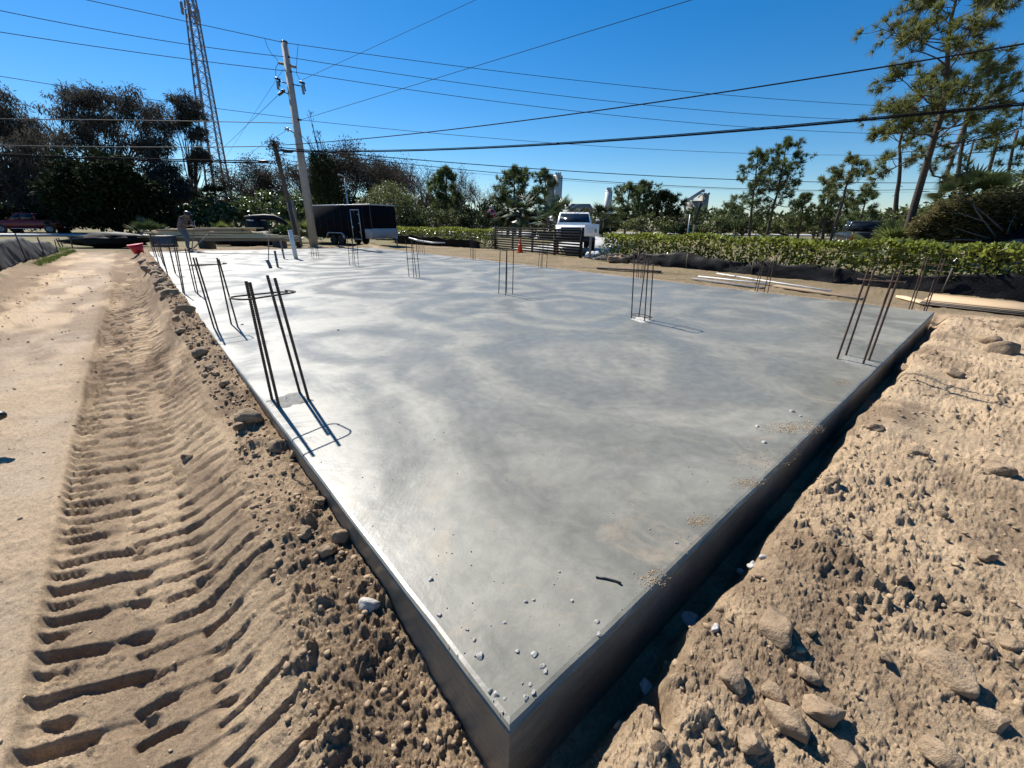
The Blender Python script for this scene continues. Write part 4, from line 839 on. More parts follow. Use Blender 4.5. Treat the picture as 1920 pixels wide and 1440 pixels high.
MB().box((TL + .012, TW / 2, zb_ + .32), (.02, TW, .62), bev=.004).build('stone_guard', m.m, tht); MB().box((TL - .35, -.014, zb_ + .3), (.72, .02, .6), bev=.004).build('stone_guard', m.m, tht)
MB().tube([(TL - .1, .3, .45), (TL + 1.25, TW / 2, .45)], .04, 6).tube([(TL - .1, TW - .3, .45), (TL + 1.25, TW / 2, .45)], .04, 6).build('tongue', MT['black_trim'], tht)
MB().tube([(TL + 1.0, TW / 2, .0), (TL + 1.0, TW / 2, .85)], .035, 8).build('jack', MT['galv'], tht)
MB().box((TL * .06, -.015, zb_ + .12), (.12, .03, .07), bev=.01).build('marker_lamp', MT['orange_r'], tht)
MB().box((TL * .13, -.03, .42), (.18, .04, .3), bev=.01).build('mud_flap', MT['pvc'], tht)
# ------------------------------------------------------------------ lumber pile: every plank its own thing
rs = RS(51); LPc = P(400, 461, -.1); LPY = 22.8
pz = .3
x0, x1 = PD(300, 440, LPY)[0], PD(474, 440, LPY)[0]
k = 0
for lay, (xa, xb, nrow, th_) in enumerate(((x0 + .7, x1 + 2.3, 3, .14), (x0 + .6, x1 + 2.0, 3, .13), (x0 - .2, x1 + .9, 3, .12), (x0 - .4, x1 + .3, 3, .09), (x0 + .2, x1 - .1, 3, .12), (x0 + 1.6, x1 + .1, 2, .08))):
    for r_ in range(nrow):
        a = xa + rs.randn() * .3; b = xb + rs.randn() * .3; yy = LPY + r_ * .27 + rs.randn() * .03; tilt = rs.randn() * .012; yw = rs.randn() * .02
        o = MB().box((0, 0, 0), (b - a, .235, th_ * .86), bev=.006).build('lumber_plank', MT['lumber'] if (k % 4) else MT['lumber2'], None, ((a + b) / 2, yy, pz + th_ / 2)); o.rotation_euler = (0, tilt, yw)
        tag(o, 'long pale sawn plank in the lumber pile behind the slab', 'plank', 'planks stacked behind the slab'); k += 1
    pz += th_
for i, xx in enumerate((x0 + 2.2, x1 + 1.2)): tag(MB().box((0, 0, 0), (.3, .95, .5), bev=.02).build('wooden_bearer', MT['darkwood'], None, (xx, LPY + .27, .055)), 'dark timber bearer under the lumber pile', 'timber', 'bearers under the lumber')
# dark clutter under and beside the pile
clump('black_tarp', 470, 458, 32, -.1, MT['black_plastic'], 'crumpled black plastic sheet at the foot of the lumber pile', 'tarp', 11, (1.6, .5, .45))
clump('black_tarp', 200, 462, 40, -.1, MT['black_plastic'], 'black plastic heap beside the broken wooden trestle', 'tarp', 12, (1.8, .5, .28))
clump('black_tarp', 245, 458, 26, -.05, MT['black_plastic'], 'shiny black plastic heap behind the red tub', 'tarp', 13, (1.6, .6, .35))
clump('tool_bag', 433, 436, 8, .5, MT['black_plastic'], 'small black bag lying on the planks', 'bag', 14, (1.2, .7, .6))
bx_ = PD(481, 437, 22.5); clump('blue_tarp', 481, 440, 12, .35, mk('blue_tarp', (.012, .02, .06), .4), 'dark blue folded tarp at the end of the planks', 'tarp', 15, (1, .7, .6))
# broken trestle
tb = P(185, 463, -.12); tr_ = thing('broken_trestle', 'dark broken wooden trestle leaning over black plastic', 'trestle', tb)
for (a, b) in (((165, 449), (200, 440)), ((168, 447), (182, 461)), ((178, 462), (206, 436)), ((186, 463), (208, 438))):
    A, B = PD(*a, tb[1]) - tb, PD(*b, tb[1] + .3) - tb; d = B - A; MB().box((A + B) / 2, (np.linalg.norm(d), .05, .13), rotm(0, -math.atan2(d[2], math.hypot(d[0], d[1])), math.atan2(d[1], d[0])), bev=.005).build('board', MT['darkwood'], tr_)
for i, (a, b) in enumerate((((112, 460), (105, 447)), ((117, 459), (109, 446)), ((135, 462), (131, 444)), ((54, 459), (53, 452)), ((75, 458), (74, 451)))):
    A = P(*a, -.05); B = PD(*b, A[1]); world_thing('fence_stake', MT['darkwood'], MB().tube([A - [0, 0, .1], B], .03, 5), 'thin dark stake leaning at the grass behind the grey-black silt fence', 'stake', 'stakes by the grass')
# ------------------------------------------------------------------ red tub, grey crate
q = P(262, 477, .0); q[2] = Hz(q[0], q[1]) - .02; tb_ = thing('red_tub', 'bright red plastic tub leaning on the dirt bank', 'tub', q); sc_ = 30 / 750 * q[1] * .43
MT['red_pl'] = mk('red_plastic', (.5, .012, .025), .4, 0, .1)
MB().lathe([(sc_ * .55, 0), (sc_ * .66, sc_ * .5), (sc_ * .86, sc_ * 1.15), (sc_ * .80, sc_ * 1.14), (sc_ * .6, sc_ * .5), (sc_ * .5, .05)], n=24).build('tub', MT['red_pl'], tb_, smooth=True)
MB().lathe([(sc_ * .86, sc_ * 1.12), (sc_ * .93, sc_ * 1.15), (sc_ * .93, sc_ * 1.2), (sc_ * .84, sc_ * 1.2)], n=24).build('tub_rim', MT['red_pl'], tb_)
for s in (-1, 1): MB().tube([(s * sc_ * .88, -.1, sc_ * 1.16), (s * sc_ * 1.02, 0, sc_ * 1.2), (s * sc_ * .88, .1, sc_ * 1.16)], .015, 6).build('tub_handle', MT['red_pl'], tb_)
tb_.rotation_euler = (.12, -.1, 0)
q = P(278, 467, -.05); gc = thing('grey_crate', 'blue-grey plastic crate beside the red tub', 'crate', (q[0] + .25, q[1] + .8, -.1), .25); gw, gh = .95, .62; MT['crate'] = mk('bluegrey_plastic', (.07, .08, .1), .5)
MB().box((0, 0, gh / 2), (gw, .6, gh), bev=.03).build('body', MT['crate'], gc); MB().box((0, 0, gh + .025), (gw + .06, .66, .05), bev=.015).build('lid', MT['crate'], gc)
for k in range(4): MB().box((-gw * .36 + gw * .24 * k, -.31, gh * .48), (.05, .03, gh * .8), bev=.006).build('rib', MT['crate'], gc)
# ------------------------------------------------------------------ dark machine with a curved arm
my = 30.0; c = PD(490, 440, my); c[2] = -.15; mc = thing('site_machine', 'dark navy machine with a low curved arm behind the lumber pile', 'machine', c)
MT['navy'] = mk('navy_paint', (.006, .008, .016), .6, spec=.2)
def L2(x, y): return PD(x, y, my) - c
a, b = L2(468, 412), L2(498, 437)
MB().box(((a[0] + b[0]) / 2, 0, (a[2] + b[2]) / 2), (b[0] - a[0], 1.1, a[2] - b[2]), bev=.08).build('housing', MT['navy'], mc)
MB().box(((a[0] + b[0]) / 2, 0, b[2] / 2 + .05), (1.6, 1.3, max(b[2], .3)), bev=.12).build('undercarriage', MT['black_trim'], mc)
arm = [L2(*p) for p in ((462, 408), (480, 407), (500, 407), (518, 408), (530, 413), (540, 420), (546, 427))]; MB().tube(np.array(arm) + [0, -.2, 0], [.1, .15, .19, .18, .16, .12, .07], 8).build('arm', MT['navy'], mc)
e = L2(480, 413.5); MB().box((e[0], -.57, e[2]), (.35, .03, .07), bev=.01).build('lamp', MT['lamp'], mc)  # pale bar added as a painted light streak on the housing; no known lamp
# ------------------------------------------------------------------ plywood, pipes and boards on the right
A, B = P(1742, 566, -.06), P(1990, 593, -.06); d = B - A; ag = math.atan2(d[1], d[0]); ctr = (A + B) / 2
nrm = np.array([-d[1], d[0]]) / np.linalg.norm(d[:2]); nrm = nrm if nrm[1] > 0 else -nrm
PW = (P(1755, 552, -.03) - A)[:2] @ nrm
for k in range(4):
    z = -.16 + k * .024; off = nrm * (PW / 2 + .03 * k) ; Lp = np.linalg.norm(d[:2]) + .5
    o = MB().box((0, 0, 0), (Lp, max(PW, .5), .02)).build('plywood_sheet', MT['ply'] if k == 3 else MT['darkwood'] if k < 2 else MT['lumber2'], None, (ctr[0] + off[0] + .25 * math.cos(ag) + .02 * k, ctr[1] + off[1], z + .03), ag)
    tag(o, 'clean tan plywood sheet on top of the stack by the silt fence' if k == 3 else 'darker plywood sheet under the tan one by the silt fence', 'plywood', None if k == 3 else 'lower plywood sheets')
def lie(a, b, r, mat, label, name, cat, z=-.1, box=False):
    A, B = P(*a, z), P(*b, z); A[2] = Hz(A[0], A[1]) + r + .02; B[2] = Hz(B[0], B[1]) + r + .02
    if box:
        d = B - A; return tag(MB().box((0, 0, 0), (np.linalg.norm(d), .2, .045), bev=.004).build(name, mat, None, (A + B) / 2, math.atan2(d[1], d[0])), label, cat)
    world_thing(name, mat, MB().tube([A, (A + B) / 2, B], r, 10), label, cat, smooth=True)
lie((1310, 514), (1440, 530), .022, MT['pvc'], 'long white plastic pipe lying in front of the crumpled silt fence', 'pipe', 'pipe')
lie((1345, 509), (1560, 541), .02, MT['pvc'], 'white plastic pipe lying closest to the foot of the crumpled silt fence', 'pipe', 'pipe')
lie((1300, 520), (1430, 538), .02, MT['greywood'], 'grey weathered board lying beside the slab edge', 'board', 'board', box=True)
lie((1455, 533), (1620, 557), .02, MT['lumber2'], 'brown weathered board lying along the slab edge', 'board', 'board', box=True)
lie((1120, 500), (1240, 507), .02, MT['darkwood'], 'dark board lying on the mulch near the limestone boulder', 'board', 'board', box=True)
lie((1690, 552), (1746, 566), .02, MT['lumber'], 'short pale board beside the plywood', 'board', 'board', box=True)
# wooden form stakes at the track-side edge
for i, (x, y, h_) in enumerate(((350, 592, .16), (297, 512, .2), (306, 527, .14))):
    q = P(x, y, .0); world_thing('form_stake', MT['lumber2'], MB().box((q[0] - .04, q[1] - .04, h_ / 2 - .12), (.05, .09, h_ + .25), rotm(.25, .2, .7)), 'short wooden form stake against the track-side slab edge', 'stake', 'form stakes')
q1 = [P(173, 583, -.22), P(171, 592, -.22), P(167, 606, -.22)]; world_thing('stick', MT['darkwood'], MB().tube(np.array(q1) + [0, 0, .015], [.012, .02, .012], 6), 'short dark stick lying on the compacted track', 'stick')
# tool grip poking in beside the track
S_ = P(14, 878, -.26); u_ = ray(11, 776); u_ /= np.linalg.norm(u_); w0 = S_ - np.array([0, 0, CAMH]); bq = SUNV @ u_
tt = ((SUNV @ w0) * bq * -1 + (u_ @ w0)) / (1 - bq * bq); tip = np.array([0, 0, CAMH]) + u_ * tt
th = thing('long_tool', 'black rounded rubber grip of a tool beside the compacted track', 'tool', (tip[0] - 1.15, tip[1] - .3, -.26))
tl = tip - np.array([tip[0] - 1.15, tip[1] - .3, -.26]); MB().tube([np.array([0, 0, 0]), tl * .9], .018, 8).build('shaft', MT['darkwood'], th); MB().tube([tl * .82, tl * .86, tl * .94, tl * .985, tl], [.028, .036, .036, .028, .008], 12).build('grip', MT['black_trim'], th, smooth=True)
# ------------------------------------------------------------------ the worker
W0 = P(352, 469, 0); wh_ = (PD(343, 402, W0[1])[2]); s_ = wh_ / 1.42
J = {'pel': (0, 0, .93), 'sp1': (.08, 0, 1.08), 'sp2': (.2, 0, 1.24), 'neck': (.33, 0, 1.34), 'hd0': (.40, 0, 1.38), 'hd1': (.46, 0, 1.42), 'hd2': (.51, 0, 1.44),
     'lh': (-.01, .1, .88), 'lk': (.05, .13, .5), 'la': (-.1, .14, .09), 'lt': (.08, .15, .04), 'rh': (-.01, -.1, .88), 'rk': (.2, -.12, .52), 'ra': (.16, -.13, .09), 'rt': (.34, -.14, .04),
     'ls': (.26, .19, 1.27), 'le': (.36, .26, 1.0), 'lw': (.55, .14, .86), 'lf': (.62, .1, .82), 'rs': (.26, -.19, 1.27), 're': (.4, -.25, 1.02), 'rw': (.6, -.1, .98), 'rf': (.67, -.06, .94)}
rad = {'pel': .155, 'sp1': .15, 'sp2': .165, 'neck': .06, 'hd0': .085, 'hd1': .105, 'hd2': .08, 'lh': .1, 'lk': .07, 'la': .045, 'lt': .045, 'rh': .1, 'rk': .07, 'ra': .045, 'rt': .045, 'ls': .075, 'le': .05, 'lw': .035, 'lf': .04, 'rs': .075, 're': .05, 'rw': .035, 'rf': .04}
Ed = [('pel', 'sp1'), ('sp1', 'sp2'), ('sp2', 'neck'), ('neck', 'hd0'), ('hd0', 'hd1'), ('hd1', 'hd2'), ('pel', 'lh'), ('lh', 'lk'), ('lk', 'la'), ('la', 'lt'), ('pel', 'rh'), ('rh', 'rk'), ('rk', 'ra'), ('ra', 'rt'), ('sp2', 'ls'), ('ls', 'le'), ('le', 'lw'), ('lw', 'lf'), ('sp2', 'rs'), ('rs', 're'), ('re', 'rw'), ('rw', 'rf')]
# five short fingers per hand, curled round the handle
for sd, f in (('l', 'lf'), ('r', 'rf')):
    for k in range(5):
        b = np.array(J[f]); o = np.array([.012 * (k - 2), .0, .0]); nm = f'{sd}g{k}'; out = np.array([.03, (-.03 if sd == 'l' else .03) if k < 4 else (.02 if sd == 'l' else -.02), -.05 + .01 * k]); J[nm + 'a'] = tuple(b + o + out * .7); J[nm + 'b'] = tuple(b + o + out * .7 + np.array([-.02, (-.02 if sd == 'l' else .02), -.02])); rad[nm + 'a'] = .011; rad[nm + 'b'] = .009
        Ed += [(f, nm + 'a'), (nm + 'a', nm + 'b')]
names = list(J); ix = {n: i for i, n in enumerate(names)}
me = bpy.data.meshes.new('body'); me.from_pydata([tuple(np.array(J[n]) * s_) for n in names], [(ix[a], ix[b]) for a, b in Ed], [])
tmp = bpy.data.objects.new('tmp', me); COL.objects.link(tmp); sk_ = tmp.modifiers.new('s', 'SKIN'); tmp.modifiers.new('u', 'SUBSURF').levels = 2
for i, n in enumerate(names): me.skin_vertices[0].data[i].radius = (rad[n] * s_, rad[n] * s_)
me.skin_vertices[0].data[0].use_root = True
dg = bpy.context.evaluated_depsgraph_get(); bm_ = bpy.data.meshes.new_from_object(tmp.evaluated_get(dg)); bpy.data.objects.remove(tmp)
m = N('plaid_shirt'); tc = objc(m); sx = m.n('ShaderNodeSeparateXYZ'); m.l(tc, sx.inputs[0])
def stripe(v, f): return m.math('GREATER_THAN', m.math('SINE', m.math('MULTIPLY', v, f)), .2)
cc = m.mix(stripe(sx.outputs[2], 55.), (.16, .085, .07), (.035, .028, .03)); cc = m.mix(m.math('MULTIPLY', stripe(sx.outputs[1], 60.), .6), cc, (.2, .17, .15)); m.set('Base Color', cc); m.set('Roughness', .9)
skin = mk('skin', (.22, .12, .08), .6); jeans = mk('grey_jeans', (.13, .14, .155), .9, 0, .3, 20); boots = mk('boots', (.05, .04, .03), .8)
for q in (m.m, jeans, skin, boots): bm_.materials.append(q)
for p_ in bm_.polygons:
    p_.use_smooth = True; x, y, z = np.array(p_.center) / s_
    p_.material_index = 3 if z < .1 else 1 if z < .9 else 2 if (x > .36 and z > 1.3) or (x > .5 and z < 1.05) else 0
wk = thing('person', 'worker in plaid shirt and grey jeans bending over a long-handled tool', 'person', W0, math.radians(-8))
link('body', bm_, None, wk)
hd = np.array(J['hd1']) * s_; MB().lathe([(.118 * s_, 0), (.122 * s_, .05 * s_), (.1 * s_, .11 * s_), (.02 * s_, .135 * s_)], hd + np.array([-.01, 0, .0]), 14, rotm(0, .45, 0)).build('cap', MT['black_trim'], wk, smooth=True)
MB().box(hd + np.array([.13, 0, .0]) * s_, (.14 * s_, .17 * s_, .015), rotm(0, .5, 0), bev=.004).build('cap_brim', MT['black_trim'], wk)
A = W0 + np.array([.98, -.25, .62]) * s_; Bq = W0 + np.array([.5, -.25, .03])
Hh = rotm(0, 0, math.radians(-8)) @ (np.array(J['rf']) * s_) + W0
world_thing('long_handled_tool', MT['greywood'], MB().tube([Hh + (Hh - (W0 + np.array([.28, -.1, .02]))) * .25, W0 + np.array([.28, -.1, .02])], .02, 8).box(W0 + np.array([.28, -.1, .03]), (.35, .2, .04), rotm(0, 0, .3), bev=.008), 'long-handled wooden tool held by the worker', 'tool')
world_thing('wooden_prop', MT['greywood'], MB().tube([PD(391, 439, W0[1] + .4), PD(362, 466, W0[1] - .1)], .028, 6), 'slanting grey wooden pole beside the worker', 'pole')
# ------------------------------------------------------------------ utility poles
PY = 27.2
pb = PD(589, 462, PY); pt = PD(533, 80, PY); pb[2] = -.2; pol = thing('utility_pole', 'tall square grey concrete utility pole beside the black trailer', 'utility pole', pb)
def pp(x, y, dy=0): return PD(x, y, PY + dy) - pb
top = pt - pb
an4 = [math.radians(a) for a in (20, 110, 200, 290)]
def sqring(c, r): return np.array([c + np.array([r * 1.3 * math.cos(a), r * 1.3 * math.sin(a), 0]) for a in an4])
MB().loft([sqring(np.array([0, 0, -.3]), .2), sqring(top * .5, .165), sqring(top, .125)]).build('shaft', MT['concrete_pole'], pol)
MB().loft([sqring(top, .14), sqring(top + np.array([0, 0, .08]), .12)]).build('pole_cap', MT['black_trim'], pol)
def ins(a, b, r, name='insulator', mat='insul', n=6):
    a, b = np.array(a), np.array(b); mb = MB(); P_, R_2 = [], []
    for i in range(n * 2 + 1): P_.append(a + (b - a) * i / (2 * n)); R_2.append(r * (1.0 if i % 2 else .6))
    mb.tube(P_, R_2, 10).build(name, MT[mat], pol, smooth=False)
def rod(a, b, r, name, mat='black_trim'): MB().tube([np.array(a), np.array(b)], r, 6).build(name, MT[mat], pol)
ins(pp(534, 120), pp(522, 118), .075); ins(pp(543, 123), pp(555, 126), .075)
rod(pp(537, 156), pp(523, 152), .03, 'bracket'); rod(pp(542, 157), pp(563, 161), .03, 'bracket')
for (xa, ya, xb, yb) in ((518, 146, 522, 168), (564, 153, 570, 177)):
    ins(pp(xa + 2, ya + 6), pp(xb, yb), .085, 'cutout'); rod(pp(xa - 2, ya), pp(xa + 7, ya + 4), .07, 'cutout_clamp'); rod(pp(xa + 5, ya + 3), pp(xb + 3, yb - 6), .035, 'cutout_arm')
rod(pp(543, 177), pp(532, 172), .035, 'bracket'); ins(pp(532, 171), pp(522, 178), .09, 'arrester', 'black_trim', 4); ins(pp(528, 170), pp(534, 170), .08, 'arrester', 'black_trim', 3)
for (x, y) in ((538, 106), (542, 134)): ins(pp(x, y), pp(x + 5, y + 1), .07, 'conductor_clamp', 'black_trim', 2)
rod(pp(552, 250), pp(541, 242), .045, 'bracket', 'galv'); rod(pp(541, 246), pp(535, 238), .05, 'bracket', 'galv'); rod(pp(534, 244), pp(541, 239), .04, 'bracket', 'galv')
rod(pp(551, 222), pp(547, 221), .05, 'bracket', 'black_trim'); rod(pp(556, 224), pp(565, 225), .05, 'bracket', 'black_trim')
rod(pp(553, 232), pp(549, 231), .06, 'bracket', 'galv')
# jumpers on the pole
def jumper(pts, r=.012): 
    pts = np.array([pp(*p) for p in pts]); t = np.linspace(0, 1, len(pts)); T = np.linspace(0, 1, 16); MB().tube(np.stack([np.interp(T, t, pts[:, k]) for k in range(3)], 1), r, 5).build('jumper_wire', MT['wire'], pol)
jumper([(497, 73), (500, 84), (508, 100), (519, 110), (522, 118)]); jumper([(522, 118), (517, 127), (517, 140), (518, 147)]); jumper([(559, 84), (557, 105), (556, 126)]); jumper([(556, 126), (556, 138), (561, 147), (564, 154)]); jumper([(521, 167), (530, 170), (541, 177)])
# old timber pole
wy = 26.6; wb = PD(561, 460, wy); wb[2] = -.2; wt = PD(513, 264, wy); wpo = thing('timber_pole', 'dark leaning old timber pole with vines at its top', 'utility pole', wb)
MB().tube([np.array([0, 0, -.2]), (wt - wb) * .5, (wt - wb) * .97, wt - wb], [.15, .13, .115, .08], 12).build('shaft', MT['oldwood'], wpo, smooth=True)
a, b = PD(547, 375, wy - .2) - wb, PD(566, 462, wy - .2) - wb; MB().tube([a, b], .07, 8).build('brace', MT['greywood'], wpo)
a, b = PD(539, 380, wy - .2) - wb, PD(556, 462, wy - .2) - wb; MB().tube([a, b], .045, 8).build('conduit', MT['conduit'], wpo)
rs = RS(71); n = 340; C = (wt - wb) * (1 - .22 * rs.rand(n) ** 2)[:, None] + rs.randn(n, 3) * [.22, .2, .12]; V, F = leaves(C, rs.randn(n, 3) - [0, 0, .6], rs.randn(n, 3), .12 + .12 * rs.rand(n), .05); o = link('vine', mesh('vine', V, [F]), MT['brownleaf'], wpo); o['kind'] = 'stuff'
# far pole behind the pines
fy = 40; f0 = PD(1768, 345, fy); f1 = PD(1823, 190, fy); f0b = f0 + (f0 - f1) * 1.0; f0b[2] = -.2; fp = thing('utility_pole', 'grey utility pole with a transformer can half hidden by the tall pine', 'utility pole', f0b)
MB().tube([np.zeros(3), f1 - f0b], [.2, .13], 10).build('shaft', MT['oldwood'], fp, smooth=True); e = PD(1786, 283, fy - .4) - f0b; MB().lathe([(.24, -.45), (.27, -.4), (.27, .35), (.2, .45)], e, 14).build('transformer', MT['tower'], fp)
for s in (-1, 1): e2 = e + np.array([s * .12, 0, .6]); MB().tube([e2 - [0, 0, .2], e2], [.05, .03], 6).build('bushing', MT['insul'], fp)
# ------------------------------------------------------------------ overhead wires: each span a thing
def wire(a, b, r, mat, label, sag=0.0, via=None, n=26, group=None):
    A, B = PD(*a), PD(*b); t = np.linspace(0, 1, n)
    if via is not None:                      # choose the sag so that the span passes the row seen at that column
        x_, y_ = via; s_ = np.linspace(0, 1, 200); best = None; 
        Q = A + (B - A) * s_[:, None]; rel = Q - [0, 0, CAMH]; u = 960 + FPX * (rel @ RT) / (rel @ _fw); k = np.argmin(abs(u - x_)); d = ray(x_, y_); z = CAMH + d[2] * Q[k][1] / d[1]; sag = (Q[k][2] - z) / (4 * s_[k] * (1 - s_[k]))
    pts = A + (B - A) * t[:, None]; pts[:, 2] -= 4 * sag * t * (1 - t)
    return world_thing('overhead_wire', MT[mat], MB().tube(pts, r, 5), label, 'wire', group)
YL, YR = 22.5, 40.
wire((-160, -70, YL - 1), (533, 80, PY), .016, 'wire', 'topmost power wire reaching the concrete pole from the lattice tower side')
wire((533, 80, PY), (1823, 205, fy), .016, 'wire', 'topmost power wire running from the concrete pole towards the tall pines', via=(1360, 178))
wire((-160, -15, YL - 1), (539, 107, PY), .016, 'wire', 'second power wire reaching the concrete pole from the lattice tower side', via=(0, 20))
wire((539, 107, PY), (1823, 228, fy), .016, 'wire', 'second power wire running from the concrete pole towards the tall pines', via=(1360, 210))
wire((-160, 34, YL - 1), (545, 134, PY), .016, 'wire', 'third power wire reaching the concrete pole from the lattice tower side', via=(0, 60))
wire((545, 134, PY), (1815, 252, fy), .016, 'wire', 'third power wire running from the concrete pole towards the tall pines', via=(1360, 235))
wire((-160, 116, YL - 1), (548, 221, PY), .013, 'wire', 'neutral wire reaching the concrete pole above the brown trees', via=(0, 143))
wire((565, 225, PY), (1800, 288, fy), .013, 'wire', 'neutral wire running from the concrete pole across to the far pole', via=(1360, 286))
wire((-160, 222, YL - 1), (548, 231, PY), .02, 'wire_al', 'bright cable crossing the brown trees to the concrete pole bracket', via=(111, 224))
wire((-160, 268, YL - 1), (515, 274, wy), .022, 'wire_al', 'bright cable crossing the trees to the top of the timber pole', via=(300, 276))
wire((-160, 282, YL - 1), (525, 302, wy), .028, 'wire', 'upper of two paired black cables to the timber pole, over the dark bush', via=(250, 297))
wire((-160, 286, YL - 1), (527, 306, wy), .035, 'wire', 'lower of two paired black cables to the timber pole, over the dark bush', via=(250, 300))
wire((519, 283, wy), (2100, 178, 11), .027, 'wire', 'thick twisted black cable rising from the timber pole past the tall pine', via=(1000, 273))
wire((519, 281, wy), (2100, 174, 11), .015, 'wire', 'thin black cable lashed just above the thick twisted one', via=(1000, 270.5))
wire((530, 272, wy), (2100, 52, 11), .02, 'wire', 'black service cable rising steeply from the timber pole towards the tall pine', via=(1360, 173))
wire((519, 276, wy), (1810, 342, fy), .025, 'wire', 'low black cable from the timber pole above the silos', via=(1000, 316))
wire((520, 279, wy), (1810, 352, fy), .02, 'wire', 'lowest black cable from the timber pole above the silos', via=(1000, 330))
wire((525, 290, wy), (1810, 358, fy), .008, 'wire', 'faint thin wire just below the low cables above the silos', via=(1250, 350))
wire((566, 150, PY), (1000, -50, 22), .009, 'wire', 'thin wire climbing from the concrete pole cutout')
wire((560, 226, PY), (1420, -38, 16), .011, 'wire', 'thin wire climbing from the concrete pole neutral bracket')
wire((521, 179, PY), (395, 300, 60), .012, 'wire', 'thin wire dropping from the arrester towards the lattice tower foot')
wire((531, 130, PY), (420, 300, 60), .009, 'wire', 'hair-thin upper wire dropping from the concrete pole towards the tower foot')
wire((535, 246, PY), (430, 310, 55), .010, 'wire', 'thin service wire dropping from the galvanised bracket behind the timber pole')
wire((557, 245, PY), (622, 318, wy - 1), .014, 'wire', 'slanting stay wire from the concrete pole towards the trailer roof')
# splice cans on the cables at the timber pole
for i, (x, y) in enumerate(((540, 284), (494, 303))): e = PD(x, y, wy - .1); world_thing('splice_case', MT['black_trim'], MB().tube([e - [.3, 0, 0], e - [.22, 0, 0], e + [.22, 0, 0], e + [.3, 0, 0]], [.03, .08, .08, .03], 8), ('black splice case on the cables right of the timber pole' if i == 0 else 'black splice case where cables reach the timber pole').replace(' right of', ' just past'), 'splice')
# ------------------------------------------------------------------ lattice tower
tyy = 95.; T0 = PD(412, 372, tyy); T0[2] = -.2; Hh_ = PD(343, -40, tyy)[2] + .2; tw = thing('lattice_tower', 'tall grey steel lattice radio tower behind the trees', 'tower', T0)
topx = PD(352, -40, tyy)[0] - T0[0]; bw_, tw_ = 2.9, .95
legs = [(math.cos(a), math.sin(a)) for a in (math.radians(200), math.radians(320), math.radians(80))]
def leg(k, t): r_ = bw_ + (tw_ - bw_) * t; return np.array([topx * t + legs[k][0] * r_, legs[k][1] * r_, Hh_ * t])
for k in range(3): MB().tube([leg(k, 0), leg(k, 1)], [.2, .13], 8).build('leg', MT['tower'], tw)
tl_ = np.linspace(0, 1, 24)
for a in range(23):
    for k in range(3):
        j = (k + 1) % 3; mb = MB()
        mb.tube([leg(k, tl_[a]), leg(j, tl_[a + 1])], .055, 4); mb.tube([leg(j, tl_[a]), leg(k, tl_[a + 1])], .055, 4); mb.tube([leg(k, tl_[a + 1]), leg(j, tl_[a + 1])], .05, 4); mb.build('bracing', MT['tower'], tw)
MB().tube([(leg(0, 0) + leg(1, 0)) / 2 + [0, -.4, 0], (leg(0, 1) + leg(1, 1)) / 2 + [0, -.4, 0]], .24, 6).build('cable_ladder', MT['tower'], tw)
for (x, y, s) in ((341, 15, 1), (363, 8, 1), (372, 29, 1), (357, 20, 1), (366, 34, 1), (352, 3, 1)):
    e = PD(x, y, tyy - 1.5) - T0; MB().box(e, (.5, .3, 1.9), rotm(.1, 0, x), bev=.05).build('antenna_panel', MT['tower'], tw); MB().tube([e, np.array([topx * .93, 0, e[2]])], .08, 5).build('antenna_arm', MT['tower'], tw)
# street lamp behind the trailer
sy = 36; s0 = PD(653, 400, sy); s0[2] = -.2; lt = thing('street_lamp', 'thin grey lamp post rising behind the trailer roof', 'street lamp', s0); s1 = PD(646, 332, sy) - s0; MB().tube([np.zeros(3), s1], [.08, .05], 8).build('post', MT['galv'], lt); MB().tube([s1, s1 + np.array([-.15, -.2, .12]), s1 + np.array([-.3, -.5, .13])], [.04, .06, .05], 6).build('lamp_head', MT['galv'], lt)
# stop sign and street sign poles
sy = 46; s0 = PD(922, 440, sy); s0[2] = -.15; st_ = thing('stop_sign', 'red octagonal stop sign on a post at the road junction', 'sign', s0); zc = PD(921, 401, sy)[2] + .15
MB().tube([np.zeros(3), (0, 0, zc + .9)], .04, 6).build('post', MT['galv'], st_); r8 = .47; o8 = [(r8 * math.cos(math.radians(22.5 + 45 * k)), r8 * math.sin(math.radians(22.5 + 45 * k))) for k in range(8)]; fr = lambda y: (np.array([0, y, zc]), np.array([1., 0, 0]), np.array([0, 0, 1.]), np.array([0, 1., 0]))
MB().prism([(a * 1.08, b * 1.08) for a, b in o8], .02, fr(-.07)).build('border', MT['white_paint'], st_); fc = MB().prism(o8, .02, fr(-.09)).build('face', mk('stop_red', (.33, .012, .02), .4), st_)
def text(body, size, loc, mat, parent, rot=(math.pi / 2, 0, 0), name='lettering'):
    cu = bpy.data.curves.new('t', 'FONT'); cu.body = body; cu.size = size; cu.align_x = 'CENTER'; cu.align_y = 'CENTER'; cu.extrude = .004; tmp = bpy.data.objects.new('t', cu); COL.objects.link(tmp)
    me = bpy.data.meshes.new_from_object(tmp.evaluated_get(bpy.context.evaluated_depsgraph_get())); bpy.data.objects.remove(tmp); o = link(name, me, mat, parent, loc); o.rotation_euler = rot; return o
text('STOP', .3, (0, -.096, zc), MT['white_paint'], fc); MB().box((0, -.07, zc + .62), (.5, .02, .22)).build('plate', mk('plate_grey', (.42, .36, .34), .5), st_)
MB().box((.4, -.02, zc - 1.0), (.9, .02, .22), rotm(0, 0, .5)).build('street_name_plate', mk('sign_green', (.03, .2, .13), .5), st_)
sy = 27; a, b, tp = PD(1297, 452, sy), PD(1302, 420, sy), PD(1312, 385, sy); a[2] = -.2
